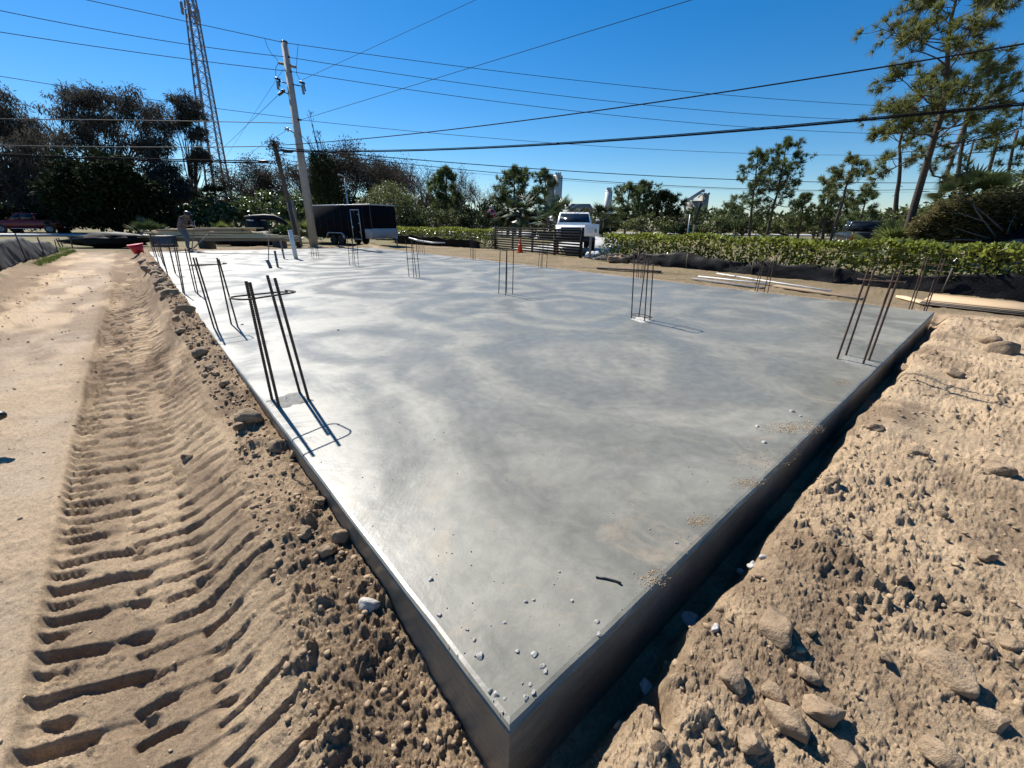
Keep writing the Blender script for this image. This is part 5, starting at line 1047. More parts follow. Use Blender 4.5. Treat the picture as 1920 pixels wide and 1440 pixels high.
sp_ = thing('sign_post', 'sign post with a narrow dark edge-on plate behind the hedge', 'sign', a); MB().tube([np.zeros(3), b - a, tp - a], .035, 6).build('post', MT['galv'], sp_); MB().box((tp + b) / 2 - a + np.array([0, -.05, .05]), (.17, .03, 1.25), rotm(0, .17, 0), bev=.005).build('plate', MT['black_trim'], sp_)
a, tp = PD(1288, 450, sy + 1), PD(1294, 402, sy + 1); a[2] = -.2; sp2 = thing('sign_post', 'slim bare grey post beside the edge-on sign', 'post', a); MB().tube([np.zeros(3), tp - a], .03, 6).build('post', MT['galv'], sp2); MB().box((0, -.03, 1.0), (.1, .03, .45), bev=.005).build('marker', mk('marker_teal', (.05, .2, .17), .5), sp2)
# orange ribbon in the hedge
e = PD(1527, 488, (HL0 + HD * 5.2)[1] - .5); V, F = quads(np.array([e, e + [.03, 0, -.12], e + [-.04, 0, -.2]]), np.array([[.2, 0, -1], [-.2, 0, -1.], [.1, 0, -1]]), np.array([[0, 1., 0]] * 3), .2, .09); tag(link('marker_ribbon', mesh('marker_ribbon', V - e, [F]), MT['orange'], loc=e), 'bright orange marker ribbon tied in the glossy hedge', 'ribbon')
# ------------------------------------------------------------------ concrete plant on the horizon
by_ = 170.
def B2(x, y): return PD(x, y, by_)
MT['silo'] = mk('silo_grey', (.24, .23, .21), .7, 0, .12, .3); MT['silo_w'] = mk('silo_white', (.5, .48, .45), .6, 0, .08, .3)
def silo(x, w, ytop, mat, label, cone=False, n=1):
    a = B2(x, 440); tpz = B2(x, ytop)[2]; a[2] = -.2; r = w / 2 * by_ / FPX * .98; th = thing('silo', label, 'silo', a); h = tpz + .2
    MB().lathe([(r, 0), (r, h)], n=24).build('shell', mat, th, smooth=False); MB().lathe([(r * 1.04, h * .985), (r * 1.04, h + .15), (r * .3, h + .35)], n=24).build('rim', MT['galv'], th)
    for k in range(3): MB().box((r * .5 * (k - 1), -r * .3, h + .7), (.7, .7, 1.0), bev=.1).build('filter_box', MT['galv'], th)
    MB().tube([(r * .98, -r * .3, 0), (r * .98, -r * .3, h)], .25, 4).build('ladder', MT['galv'], th); return th
silo(1027, 14, 333, MT['silo'], 'dark grey concrete silo half behind a small pine'); silo(1041, 14, 330, MT['silo_w'], 'pale tall concrete silo above the palms behind the pickup')
silo(1134, 11, 358, MT['silo_w'], 'narrow white silo standing apart between palm and pines')
a = B2(1137, 440); a[2] = -.2; th = thing('silo', 'short squat white tank in front of the narrow silo', 'silo', a); MB().lathe([(1.3, 0), (1.3, B2(1, 382)[2]), (.6, B2(1, 374)[2]), (.6, B2(1, 372)[2])], n=18).build('shell', MT['silo_w'], th)
a = B2(1082, 440); a[2] = -.2; rf = thing('industrial_shed', 'grey roofed industrial shed behind the white pickup', 'building', a); ze = B2(1082, 392)[2] + .2; zr_ = B2(1082, 383)[2] + .2; w2 = 4.6
MB().box((0, 0, ze / 2), (w2 * 2, 9, ze)).build('wall', MT['silo'], rf); MB().prism([(-w2 * 1.05, 0), (w2 * 1.05, 0), (w2 * .75, zr_ - ze), (-w2 * .75, zr_ - ze)], 9.4, (np.array([0, -4.7, ze]), np.array([1., 0, 0]), np.array([0, 0, 1.]), np.array([0, 1., 0]))).build('roof', MT['tower'], rf)
# batch plant: stepped hopper and inclined conveyor
a = B2(1310, 440); a[2] = -.2; bp = thing('batching_plant', 'grey concrete batching plant with an inclined conveyor', 'industrial plant', a); s = by_ / FPX
def bpoly(pts, dep, name, mat, y0=0): MB().prism([((B2(x, y) - a)[0], (B2(x, y) - a)[2]) for x, y in pts], dep, (np.array([0, y0, 0.]), np.array([1., 0, 0]), np.array([0, 0, 1.]), np.array([0, 1., 0]))).build(name, mat, bp)
bpoly([(1298, 378), (1318, 378), (1318, 366), (1330, 366), (1327, 390), (1324, 404), (1320, 412), (1318, 430), (1296, 430), (1291, 404), (1293, 398), (1301, 392), (1299, 386)], 7, 'hopper', MT['silo'])
bpoly([(1322, 364), (1331, 364), (1328, 386), (1323, 398)], 6, 'bin', MT['silo'], 1.2)
bpoly([(1298, 378), (1319, 378), (1319, 376.5), (1298, 376.5)], 7.4, 'walkway', mk('rust_band', (.16, .1, .08), .8), -.2)
c0, c1 = B2(1276, 384) - a, B2(1314, 361) - a; d = c1 - c0; MB().box((c0 + c1) / 2, (np.linalg.norm(d), 1.2, .9), rotm(0, -math.atan2(d[2], d[0]), 0)).build('conveyor', MT['galv'], bp); MB().box((c0 + c1) / 2 + [0, 0, .75], (np.linalg.norm(d), 1.0, .15), rotm(0, -math.atan2(d[2], d[0]), 0)).build('conveyor_cover', MT['tower'], bp)
for x in (1285, 1287): e = B2(x, 378) - a; MB().tube([e, (e[0], 0, 0)], .2, 5).build('trestle_leg', MT['galv'], bp)
e = B2(1317, 358) - a; MB().box(e, (1.4, 1.4, 1.0), bev=.1).build('drive_head', MT['tower'], bp); e = B2(1309, 371) - a
MB().tube([e, e + [1.2, -.5, 1.4], e + [2.4, -.5, -.6]], .3, 6).build('chute', MT['silo_w'], bp)
for x, y in ((1322, 364), (1328, 363.5)): e = B2(x, y) - a; MB().box(e, (.9, .9, .8)).build('vent', MT['tower'], bp)
e, e2 = B2(1326, 395) - a, B2(1334, 405) - a; MB().tube([e, e2], .12, 5).build('pipe', MT['galv'], bp)
# ------------------------------------------------------------------ trees
def rdir(rs, n): return unit(rs.randn(n, 3))
def wob(a, b, n, amp, rs):
    t = np.linspace(0, 1, n); p = a + (b - a) * t[:, None]; o = np.cumsum(rs.randn(n, 3), 0) * amp; o -= o[0]; o = o * np.minimum(1, t * 2)[:, None]; o[:, 2] *= .3; return p + o
def tuftV(C, D, rs, nn, ln, wd, spread):
    n = len(C); Cn = np.repeat(C, nn, 0); Dn = np.repeat(unit(D), nn, 0); dd = unit(Dn + rs.randn(n * nn, 3) * spread); Cn = Cn + dd * (rs.rand(n * nn, 1) * .05)
    return blades(Cn, dd, rs.randn(n * nn, 3), ln * (.7 + .5 * rs.rand(n * nn)), wd)
def pine(base, top, crown0, spread, nb, seed, label, r0=.2, mat='needle', ts=1.0, group=None, nn=26, side=None, name='pine_tree', dead=4, wd=.026):
    rs = RS(seed); base = np.array(base, float); top = np.array(top, float); th = thing(name, label, 'tree', base, group=group); H = np.linalg.norm(top - base)
    tr = wob(np.zeros(3), top - base, 14, H * .006, rs); tt = np.linspace(0, 1, 14); rad = r0 * (1 - .82 * tt ** 1.1)
    P0, P1, R0, R1 = [], [], [], []; TC, TD = [], []
    def seg(pts, ra, rb):
        for i in range(len(pts) - 1):
            P0.append(pts[i]); P1.append(pts[i + 1]); f = i / (len(pts) - 1); g = (i + 1) / (len(pts) - 1); R0.append(ra + (rb - ra) * f); R1.append(ra + (rb - ra) * g)
    for i in range(nb):
        f = (i + .5) / nb; t = crown0 + (1 - crown0) * f ** .85; az_ = i * 2.399 + rs.randn() * .5
        prof = (math.sin(math.pi * min(1, .25 + .8 * f)) ** .7) * .8 + .2 * (1 - f)
        ln = spread * prof * (.55 + .6 * rs.rand()); s = np.array([np.interp(t, tt, tr[:, k]) for k in range(3)])
        d = np.array([math.cos(az_), math.sin(az_), .12 + .5 * f + .2 * rs.randn()]); 
        if side is not None: d[:2] += side
        d = unit(d); pts = [s]; cur = s; dd = d.copy(); m = 5
        for k in range(m): dd = unit(dd + rs.randn(3) * .16 + [0, 0, .1 if k > 1 else -.08]); cur = cur + dd * ln / m; pts.append(cur)
        rb = max(.012, np.interp(t, tt, rad) * .38); seg(pts, rb, rb * .3)
        for q in range(int(3 + ln * 2.2)):
            a = .35 + .65 * rs.rand(); k = min(int(a * m), m - 1); p = pts[k] + (pts[k + 1] - pts[k]) * (a * m - k)
            sd = unit(d + rs.randn(3) * .75 + [0, 0, .25]); sl = ln * (.14 + .2 * rs.rand()); e = p + sd * sl; seg([p, p + sd * sl * .5 + rs.randn(3) * .03, e], .012 + rb * .15, .006)
            for _ in range(2 + int(3 * rs.rand())): TC.append(e - sd * sl * .35 * rs.rand() + rs.randn(3) * .07 * ts); TD.append(sd + rs.randn(3) * .55 + [0, 0, .25])
        TC.append(pts[-1]); TD.append(dd)
    for i in range(dead):
        t = crown0 * (.45 + .5 * rs.rand()); s = np.array([np.interp(t, tt, tr[:, k]) for k in range(3)]); d = unit(np.array([*rs.randn(2), .1])); seg([s, s + d * spread * .25 * rs.rand() + [0, 0, -.1]], .02, .008)
    mb = MB().tube(tr, rad, 9); V, F = tubes(P0, P1, R0, R1, 5); mb.add(V, F); mb.build('trunk', MT['bark'], th, smooth=True)
    V, F = tuftV(np.array(TC), np.array(TD), rs, nn, .27 * ts, wd * ts, .62); o = link('crown', mesh('crown', V, [F]), MT[mat], th); o['kind'] = 'stuff'
    return th
def broad(base, clumps, nl, ls, seed, label, leaf='olive', bark='bark_grey', r0=.15, name='tree', cat='tree', group=None, hang=0.0, asp=.5, shell=.55, ncl=60, limbs=26, csz=.24):
    """clumps: ellipsoids (cx,cy,cz,rx,ry,rz) relative to base"""
    rs = RS(seed); base = np.array(base, float); th = thing(name, label, cat, base, group=group); E = np.array(clumps, float); vol = (E[:, 3] * E[:, 4] * E[:, 5]) ** (2 / 3); pr = vol / vol.sum()
    k = rs.choice(len(E), ncl, p=pr); u = rdir(rs, ncl); u[:, 2] = np.where(u[:, 2] < -.45, -u[:, 2] * .5, u[:, 2]); r = (shell + (1 - shell) * rs.rand(ncl) ** .6); cc = E[k, :3] + u * r[:, None] * E[k, 3:]
    cs = csz * E[k, 3:].mean(1) * (.6 + .8 * rs.rand(ncl)); w_ = cs ** 2; j = rs.choice(ncl, nl, p=w_ / w_.sum()); g = rdir(rs, nl) * (rs.rand(nl, 1) ** .45); C = cc[j] + g * cs[j][:, None] * [1, 1, .75]
    C[:, 2] = np.maximum(C[:, 2], .05); D = unit(g * .8 + rs.randn(nl, 3) * .6 + [0, 0, -hang]); Nn = unit(rs.randn(nl, 3) * .6 + [0, 0, 1.] + g * .4)
    V, F = quads(C, D, Nn, ls * (.6 + .8 * rs.rand(nl)), ls * asp * (.7 + .6 * rs.rand(nl))); o = link('crown', mesh('crown', V, [F]), MT[leaf], th); o['kind'] = 'stuff'
    top = E[:, :3].mean(0); mb = MB(); fork = top * [.6, .6, .45]; mb.tube(wob(np.zeros(3) - [0, 0, .1], fork, 5, .04, rs), np.linspace(r0, r0 * .7, 5), 8)
    P0, P1, R0, R1 = [], [], [], []
    for i in range(min(limbs, ncl)):
        a = np.array([0, 0, fork[2] * (.5 + .5 * rs.rand())]) + fork * [.5, .5, 0] if i % 3 else fork; p = wob(a, cc[i], 6, .12, rs); rr_ = np.linspace(r0 * .45, r0 * .06, 6)
        for q in range(5): P0.append(p[q]); P1.append(p[q + 1]); R0.append(rr_[q]); R1.append(rr_[q + 1])
    V, F = tubes(P0, P1, R0, R1, 5); mb.add(V, F); mb.build('trunk', MT[bark], th, smooth=True); return th
def bare_me(seed, h, dens=1.0, leafn=700, wide=1.0, lf='brownleaf'):
    rs = RS(seed); P0, P1, R0, R1, tips = [], [], [], [], []
    st = [(np.zeros(3), unit(np.array([.05 * rs.randn(), .05 * rs.randn(), 1.])), h * .34, h * .016, 0)]
    while st:
        p, d, l, r, lv = st.pop(); n = 3; cur = p; dd = d
        for k in range(n):
            dd = unit(dd + rs.randn(3) * .1 + [0, 0, .05]); q = cur + dd * l / n; P0.append(cur); P1.append(q); R0.append(r * (1 - .25 * k / n)); R1.append(r * (1 - .25 * (k + 1) / n)); cur = q
            if lv and lv < 4 and rs.rand() < .5: st.append((q, unit(dd + rs.randn(3) * .7 * wide), l * .5, r * .4, lv + 1))
        if lv < 4:
            for k in range(3 if rs.rand() < .6 * dens else 2): st.append((cur, unit(dd + rs.randn(3) * [.55 * wide, .55 * wide, .35]), l * (.62 + .2 * rs.rand()), r * .6, lv + 1))
        else: tips.append(cur)
    tips = np.array(tips); V, F = tubes(P0, P1, np.maximum(R0, .012), np.maximum(R1, .008), 4); m1 = mesh('trunk', V, [F])
    n = leafn; C = tips[rs.randint(0, len(tips), n)] + rs.randn(n, 3) * .4; V, F = quads(C, rs.randn(n, 3), rs.randn(n, 3), .14 + .18 * rs.rand(n), .09); m2 = mesh('crown', V, [F])
    m1["h"] = float(max(q[2] for q in P1)); m1.materials.append(MT["bark_grey"]); m2.materials.append(MT[lf]); return m1, m2, h
BM = [bare_me(501, 10, 1.2, 8500, 1.2), bare_me(502, 10, 1.2, 7500, 1.0), bare_me(503, 10, 1.0, 900, .7), bare_me(504, 9, 1.0, 500, .6)]
def bare(x, y, ytop, Y, v, label, group, sx=1.0):
    a = PD(x, y, Y); a[2] = -.2; h = PD(x, ytop, Y)[2] + .2; m1, m2, hh = BM[v]; zz = m1["h"]; th = thing('bare_tree', label, 'tree', a, (x * 1.3) % 6.28, group); th.scale = (h / zz * sx, h / zz * sx, h / zz)
    link('trunk', m1, None, th); o = link('crown', m2, None, th); o['kind'] = 'stuff'; return th
def G(x, Y, z=-.2): q = PD(x, 430, Y); q[2] = z; return q
def Zt(x, y, Y): return PD(x, y, Y)[2]
# --- right: tall slash pines
b = PD(1703, 452, 19.5); b[2] = -.25; t = PD(1800, -70, 19.5)
pine(b, t, .38, 3.2, 42, 601, 'tallest pine with a broad ragged crown crossed by black cables', .17, 'needle_y', 1.15, nn=32, side=np.array([-.4, 0]), wd=.022)
b = PD(1688, 452, 22); b[2] = -.25; t = PD(1704, 205, 22); pine(b, t, .62, 1.5, 12, 602, 'slim pine with a small tuft crown just behind the tallest pine trunk', .14, 'needle_y', 1.1)
b = PD(1795, 400, 25); b[2] = -.25; t = PD(1868, 85, 25); pine(b, t, .5, 2.3, 26, 603, 'thinner pine with a sparse one-sided crown past the tallest pine', .15, 'needle', 1.2, side=np.array([.15, 0]))
for i, (xa, ya, xb, yb, r_) in enumerate(((1832, 400, 1866, 253, .13), (1862, 400, 1900, 245, .11), (1815, 345, 1815, 265, .08))):
    b = PD(xa, ya, 26); t = PD(xb, yb, 26); b2 = b + (b - t) * .6; b2[2] = -.25; rs = RS(i + 610); pts = wob(b2, t, 8, .05, rs); th = thing('dead_tree', ['straight snapped dead trunk with a jagged tip over the brush', 'bent pale dead trunk with a hooked tip over the brush', 'short dark dead snag between the pines over the brush'][i], 'tree', b2)
    MB().tube(pts - b2, np.linspace(r_, r_ * .55, 8), 8).build('trunk', MT['bark'], th, smooth=True); q = t - b2; MB().tube([q - [0, 0, .1], q + [.25 * (1 if i else -.2), 0, .25 if i != 1 else .02]], [r_ * .5, .02], 6).build('broken_tip', MT['bark'], th)
b = PD(1905, 400, 24); b[2] = -.25; t = PD(1945, 240, 24); pine(b, t, .55, 1.8, 12, 604, 'small pine with dark tufts at the brush pile edge past the dead trunks', .14, 'needle', 1.1)
# --- brush heap and shrub on the right
rs = RS(621)
def mound(x0, x1, ytop, Y, n, seed, label, leaf, name='brush_pile', ls=.2, dep=1.8, hang=.1, asp=.35, ncl=70):
    a, c = G(x0, Y), G(x1, Y); ctr = (a + c) / 2; w_ = (c[0] - a[0]) / 2; E = []
    xs = np.linspace(x0, x1, len(ytop)); 
    for x, yt in zip(xs, ytop): q = G(x, Y) - ctr; h = Zt(x, yt, Y) + .2; E.append((q[0], 0, h * .5, w_ / len(ytop) * 1.7, dep, h * .5))
    return broad(ctr, E, n, ls, seed, label, leaf, 'bark_grey', .12, name, 'bush' if name != 'brush_pile' else 'brush', hang=hang, asp=asp, shell=.5, ncl=ncl, limbs=30, csz=.4)
mound(1716, 1960, [395, 345, 328, 320, 318], 21.5, 15000, 622, 'dense green shrub thicket behind the dry brush pile', 'olive', 'thicket', .2, 1.5, .2, .5, 110)
# dry drooping brush: long flat sprays
n = 13000; Yb = 16.5; c = G(1830, Yb); th = thing('brush_pile', 'heap of cut brush with rust-brown drooping sprays behind the hedge', 'brush', c); u = rs.rand(n); xs = 1708 + 260 * u; tops = np.interp(u, [0, .15, .4, .7, 1], [425, 392, 378, 366, 350]) + 26 * fbm(u * 14, u * 0, 77, 4) + 7 * rs.randn(n); yy = tops + (452 - tops) * rs.rand(n) ** 1.5
C = np.array([PD(x, y, Yb + 1.6 * r_) for x, y, r_ in zip(xs, yy, rs.rand(n))]) - c; D = unit(np.stack([rs.randn(n) * .9, rs.randn(n) * .5 - .25, -.15 + .22 * rs.randn(n)], 1)); V, F = quads(C, D, rs.randn(n, 3) * .5 + [0, 0, 1.], .13 + .2 * rs.rand(n), .05 + .03 * rs.rand(n)); o = link('sprays', mesh('sprays', V, [F]), MT['brush'], th); o['kind'] = 'stuff'
P0, P1 = [], []
for (pts) in (((1872, 452), (1845, 415), (1800, 400), (1760, 398)), ((1868, 450), (1830, 440), (1785, 425)), ((1880, 432), (1850, 405), (1825, 385)), ((1860, 452), (1800, 449), (1765, 452)), ((1885, 450), (1892, 425), (1905, 400)), ((1842, 412), (1830, 395), (1822, 380))):
    q = np.array([PD(x, y, Yb - .25 + .1 * k) for k, (x, y) in enumerate(pts)]) - c; MB().tube(q, np.linspace(.035, .008, len(q)), 6).build('branch', MT['bark_grey'], th, smooth=True)
clump('tree_stump', 1868, 462, 13, .55, MT['bark'], 'brown stump end showing over the hedge at the brush pile', 'stump', 31, (.7, .7, 1.1))
# palm fronds at the pine foot
def fan(base, hts, nf, ln, seed, label, leaf='palm', name='palmetto', trunk=0, spread=1.0, cat='palm', nl=26, group=None):
    rs = RS(seed); base = np.array(base, float); th = thing(name, label, cat, base, group=group); mb = MB(); Cs, Ds, Ns, Ls = [], [], [], []
    for i in range(nf):
        az_ = i * 2.4 + rs.randn() * .3; el = math.radians(10 + 75 * rs.rand()) if trunk == 0 else math.radians(-55 + 125 * rs.rand()); d = np.array([math.cos(az_) * math.cos(el), math.sin(az_) * math.cos(el), math.sin(el)]); s = np.array([0, 0, trunk]); e = s + d * ln * (.45 + .3 * rs.rand()) * spread; mb.tube([s, (s + e) / 2 + [0, 0, .05 * ln], e], [.02, .015, .01], 4, False)
        sd = unit(np.cross(d, [0, 0, 1.])); up = np.cross(sd, d)
        for k in range(nl): a = math.radians(-100 + 200 * k / (nl - 1)); v = d * math.cos(a) + sd * math.sin(a) - up * .15 - np.array([0, 0, .22]); Cs.append(e); Ds.append(v); Ns.append(up); Ls.append(ln * .48 * (1 - .25 * abs(a) / 1.75))
    if trunk: mb.tube([(0, 0, -.1), (.05, 0, trunk * .5), (0, 0, trunk)], [.2, .17, .19], 8)
    mb.build('trunk' if trunk else 'stems', MT['bark_dark'], th); V, F = quads(np.array(Cs), np.array(Ds), np.array(Ns), np.array(Ls), ln * .05); link('fronds', mesh('fronds', V, [F]), MT[leaf], th); return th
fan(G(1684, 18.3), 0, 16, 1.9, 631, 'bright palmetto fronds at the foot of the tallest pine', 'olive'); fan(G(1730, 20), 0, 14, 2.2, 632, 'dark palmetto between the pine trunks and the brush'); fan(G(1800, 22.0, 1.3), 0, 18, 2.4, 633, 'dark palm crown rising above the brush pile', trunk=1.0)
# --- mid right pines beyond the road verge
for i, (xb, xt, yt, Y, sp, nb, lab, mt_) in enumerate((
    (1408, 1422, 282, 44, 2.3, 22, 'left of a tall pine pair beyond the verge, denser and shorter', 'needle'), (1440, 1478, 258, 44, 2.8, 26, 'taller ragged pine of the pair beyond the verge with a leaning trunk', 'needle'),
    (1565, 1598, 296, 38, 2.4, 16, 'isolated small pine with a bright flat top near the parked black pickup', 'needle_y'), (1548, 1556, 345, 46, 1.7, 16, 'low pine beside the isolated bright-topped pine', 'needle'), (1500, 1512, 365, 48, 1.8, 18, 'short bushy pine between the pair and the bright-topped pine', 'needle'),
    (1172, 1180, 346, 70, 3.0, 26, 'round-crowned dark pine just past the narrow white silo', 'needle'), (1203, 1208, 343, 72, 3.4, 26, 'twin dark pine with a wide crown beside the round-crowned one', 'needle'), (1250, 1252, 362, 62, 3.2, 24, 'dense dark pine in front of the conveyor foot', 'darkleaf'),
    (966, 966, 315, 56, 3.0, 26, 'dark pine with a round top above the palms by the gate', 'needle'), (1022, 1022, 320, 62, 2.4, 14, 'thin pine standing right in front of the grey silo', 'needle'), (838, 836, 318, 50, 2.2, 24, 'slender green pine among leafless trees by the far hedge', 'needle'),
    (1360, 1372, 385, 80, 3.6, 20, 'spreading low pine past the batching plant', 'needle'), (1610, 1625, 360, 60, 2.2, 14, 'distant small pine beyond the verge near the black pickup', 'needle'))):
    b = G(xb, Y); pine(b, PD(xt, yt, Y), .30 if i not in (2, 9) else .5, sp, int(nb * 1.4), 640 + i, lab, .16 if Y < 50 else .2, mt_, 1.35 if Y < 50 else 1.9, nn=18 if Y < 50 else 16, wd=.035)
# shrubs on the verge and under the pines
for i, (x, yt, Y, w_, leaf, lab) in enumerate(((1085, 405, 60, 3.0, 'olive', 'scrubby bush behind the white pickup mirror'), (1215, 395, 58, 3.4, 'olive', 'olive scrub below the twin dark pines'), (1290, 420, 60, 3.2, 'brush', 'tan scrub behind the edge-on sign'), (1350, 408, 58, 3.6, 'olive', 'olive scrub past the batching plant foot'), (1395, 405, 56, 3, 'wood_far', 'dark scrub beside the pine pair foot'), (1475, 408, 54, 3.4, 'olive', 'leafy scrub right under the leaning ragged pine'), (1530, 398, 56, 3.2, 'wood_far', 'dark scrub behind the isolated bright-topped pine'), (1595, 405, 55, 3.0, 'olive', 'scrub beside the isolated pine trunk by the black pickup'), (1650, 400, 60, 3.4, 'wood_far', 'dark scrub beyond the parked black pickup'), (1145, 400, 62, 2.5, 'wood_far', 'dark bush at the narrow white silo foot'))):
    h = Zt(x, yt, Y) + .2; broad(G(x, Y), [(0, 0, h * .5, w_, 1.5, h * .5), (w_ * .6, 0, h * .35, w_ * .6, 1.5, h * .4), (-w_ * .7, 0, h * .35, w_ * .6, 1.5, h * .38)], 2400, .3, 660 + i, lab, leaf, name='bush', cat='bush', shell=.4, ncl=40, limbs=14)
for i, (x, yt, Y, lab) in enumerate(((952, 368, 50, 'dark cabbage palm beside the stop sign'), (975, 375, 48, 'drooping cabbage palm under the dark pine'), (1003, 372, 52, 'cabbage palm below the thin pine'), (1045, 378, 46, 'leafy cabbage palm in front of the pale silo'), (1132, 390, 52, 'dark cabbage palm below the narrow white silo'), (1030, 392, 44, 'low cabbage palm right behind the gate'), (410, 350, 52, 'cabbage palm at the lattice tower foot'))):
    z = Zt(x, yt, Y) + .2; fan(G(x, Y), 0, 34, 2.3, 680 + i, lab, 'palm' if i % 2 else 'darkleaf', 'cabbage_palm', trunk=max(z - 1.3, .6), nl=16)
# --- centre and left: leafless domes, casuarina, shrubs
k = 0
for (x, yt, Y, v, sx) in ((500, 322, 62, 0, 1.25), (545, 300, 60, 1, 1.2), (590, 292, 62, 0, 1.2), (665, 285, 60, 0, 1.2), (700, 288, 63, 1, 1.2), (735, 292, 58, 0, 1.1), (640, 300, 66, 1, 1.1), (480, 335, 60, 1, 1.2), (570, 310, 56, 1, 1.1), (715, 300, 54, 1, 1.0)):
    bare(x, 430, yt, Y, v, 'round-topped leafless tree with rust-brown twigs behind the trailer and poles', 'brown leafless trees behind the trailer', sx); k += 1
for (x, yt, Y, v, sx) in ((775, 308, 60, 2, 1.0), (800, 312, 57, 3, 1.0), (822, 305, 62, 2, 1.0), (858, 318, 58, 3, 1.0), (880, 325, 60, 2, .9), (900, 340, 62, 3, .9), (915, 350, 56, 2, .9), (790, 325, 52, 2, .9), (865, 335, 50, 3, .9), (930, 345, 66, 3, .9), (1105, 378, 70, 3, .8), (1275, 400, 66, 2, .9), (845, 312, 64, 2, 1.0), (785, 300, 66, 3, 1.0), (890, 330, 54, 3, .8)):
    bare(x, 430, yt, Y, v, 'slim grey leafless tree in the thin wood past the trailer', 'grey leafless trees past the trailer', sx)
# casuarina
b = G(630, 46); H_ = Zt(622, 212, 46) + .2; th = thing('casuarina_tree', 'tall feathery dark casuarina with a wispy spire behind the lamp post', 'tree', b); rs = RS(701); n = 9000; t = rs.rand(n) ** 1.3 * .62; rad_ = (1.75 * (1 - t / .9) ** .7 + .15); az_ = rs.rand(n) * 6.283; r_ = rad_ * rs.rand(n) ** .5; C = np.stack([r_ * np.cos(az_) - .9 * t, r_ * np.sin(az_), H_ * (.06 + t)], 1); D = np.stack([np.cos(az_) * .35, np.sin(az_) * .35, .9 - .8 * rs.rand(n)], 1)
n2 = 420; t2 = .6 + .4 * rs.rand(n2); k_ = rs.randint(0, 5, n2); ox = np.array([0, -.9, .7, -.5, .45])[k_]; lim = np.array([1, .8, .78, .74, .85])[k_]; t2 = .5 + (lim - .5) * rs.rand(n2); C2 = np.stack([ox * (t2 * 1.1) - .9 * t2 + rs.randn(n2) * .16 * (1.05 - t2 / lim * .8), rs.randn(n2) * .2, H_ * t2], 1); D2 = np.stack([rs.randn(n2) * .4, rs.randn(n2) * .4, np.full(n2, .8)], 1)
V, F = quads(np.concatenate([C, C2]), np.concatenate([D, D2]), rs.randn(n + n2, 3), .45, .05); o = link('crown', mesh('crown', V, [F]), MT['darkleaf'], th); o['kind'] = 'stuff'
mb = MB().tube([(0, 0, -.1), (-.4, 0, H_ * .5), (-.9, 0, H_ * .98)], [.22, .1, .015], 8)
for ox, l_ in ((-.9, .8), (.7, .78), (-.5, .74), (.45, .85)): mb.tube([(-.3, 0, H_ * .4), (ox * .7 - .5, 0, H_ * .6), (ox * l_ * 1.1 - .9 * l_, 0, H_ * l_)], [.06, .03, .008], 5)
mb.build('trunk', MT['bark_dark'], th, smooth=True)
# yellow-green tree right of the trailer
h = Zt(735, 338, 42) + .2; broad(G(735, 42), [(0, 0, h * .6, 2.4, 2.2, h * .4), (-1.7, 0, h * .42, 1.6, 1.8, h * .34), (2.0, 0, h * .4, 1.6, 1.8, h * .36)], 9000, .16, 711, 'yellow-green bushy tree rising past the trailer roof', 'olive', ncl=110)
for i, (x, yt, Y, w_) in enumerate(((800, 385, 44, 2.2), (850, 392, 46, 2.6), (895, 395, 44, 2.0), (770, 395, 40, 1.8))):
    h = Zt(x, yt, Y) + .2; broad(G(x, Y), [(0, 0, h * .5, w_, 1.4, h * .5), (w_ * .8, 0, h * .4, w_ * .5, 1.2, h * .4)], 2600, .2, 715 + i, ['dim green bush just behind the far hedge end by the trailer', 'broad olive bush at the slender pine foot', 'dark bush next to the stop sign post', 'small bush at the trailer corner'][i], ['wood_far', 'olive', 'darkleaf', 'wood_far'][i], name='bush', cat='bush', ncl=40, limbs=12)
for i, (x, yt, Y, w_) in enumerate(((640, 352, 52, 2.6), (690, 345, 54, 3.0), (540, 345, 55, 3.2), (905, 375, 55, 3.0), (820, 365, 56, 3.0))):
    h = Zt(x, yt, Y) + .2; broad(G(x, Y), [(0, 0, h * .5, w_, 1.4, h * .5), (w_ * .8, 0, h * .4, w_ * .6, 1.2, h * .4), (-w_ * .8, 0, h * .38, w_ * .6, 1.2, h * .38)], 2200, .32, 801 + i, ['dark evergreen mass right behind the casuarina', 'dark evergreen mass rising over the trailer roof centre', 'dark evergreen mass between the timber and concrete poles', 'dark evergreen mass behind the stop sign', 'dark evergreen mass among the slim leafless trees'][i], 'wood_far', name='evergreen_bush', cat='bush', ncl=50, limbs=12, asp=.6)
# sea-grape shrubs
for i, (x, yt, Y, w_, lab) in enumerate(((395, 378, 50, 3.0, 'glossy sea-grape shrub behind the worker'), (450, 365, 50, 3.2, 'tall glossy sea-grape shrub below the lattice tower'), (510, 360, 49, 3.0, 'glossy sea-grape shrub behind the timber pole'), (575, 358, 48, 2.6, 'glossy sea-grape shrub between the two poles'), (345, 392, 50, 2.4, 'low glossy shrub at the lone slender tree foot'), (605, 372, 46, 2.0, 'glossy shrub at the trailer end'))):
    h = Zt(x, yt, Y) + .2; broad(G(x, Y), [(0, 0, h * .5, w_, 1.8, h * .5), (w_ * .7, 0, h * .42, w_ * .6, 1.6, h * .4), (-w_ * .7, 0, h * .4, w_ * .6, 1.6, h * .4)], 3800, .26, 721 + i, lab, 'shrub', name='sea_grape', cat='shrub', asp=.8, shell=.5, ncl=70, limbs=14)
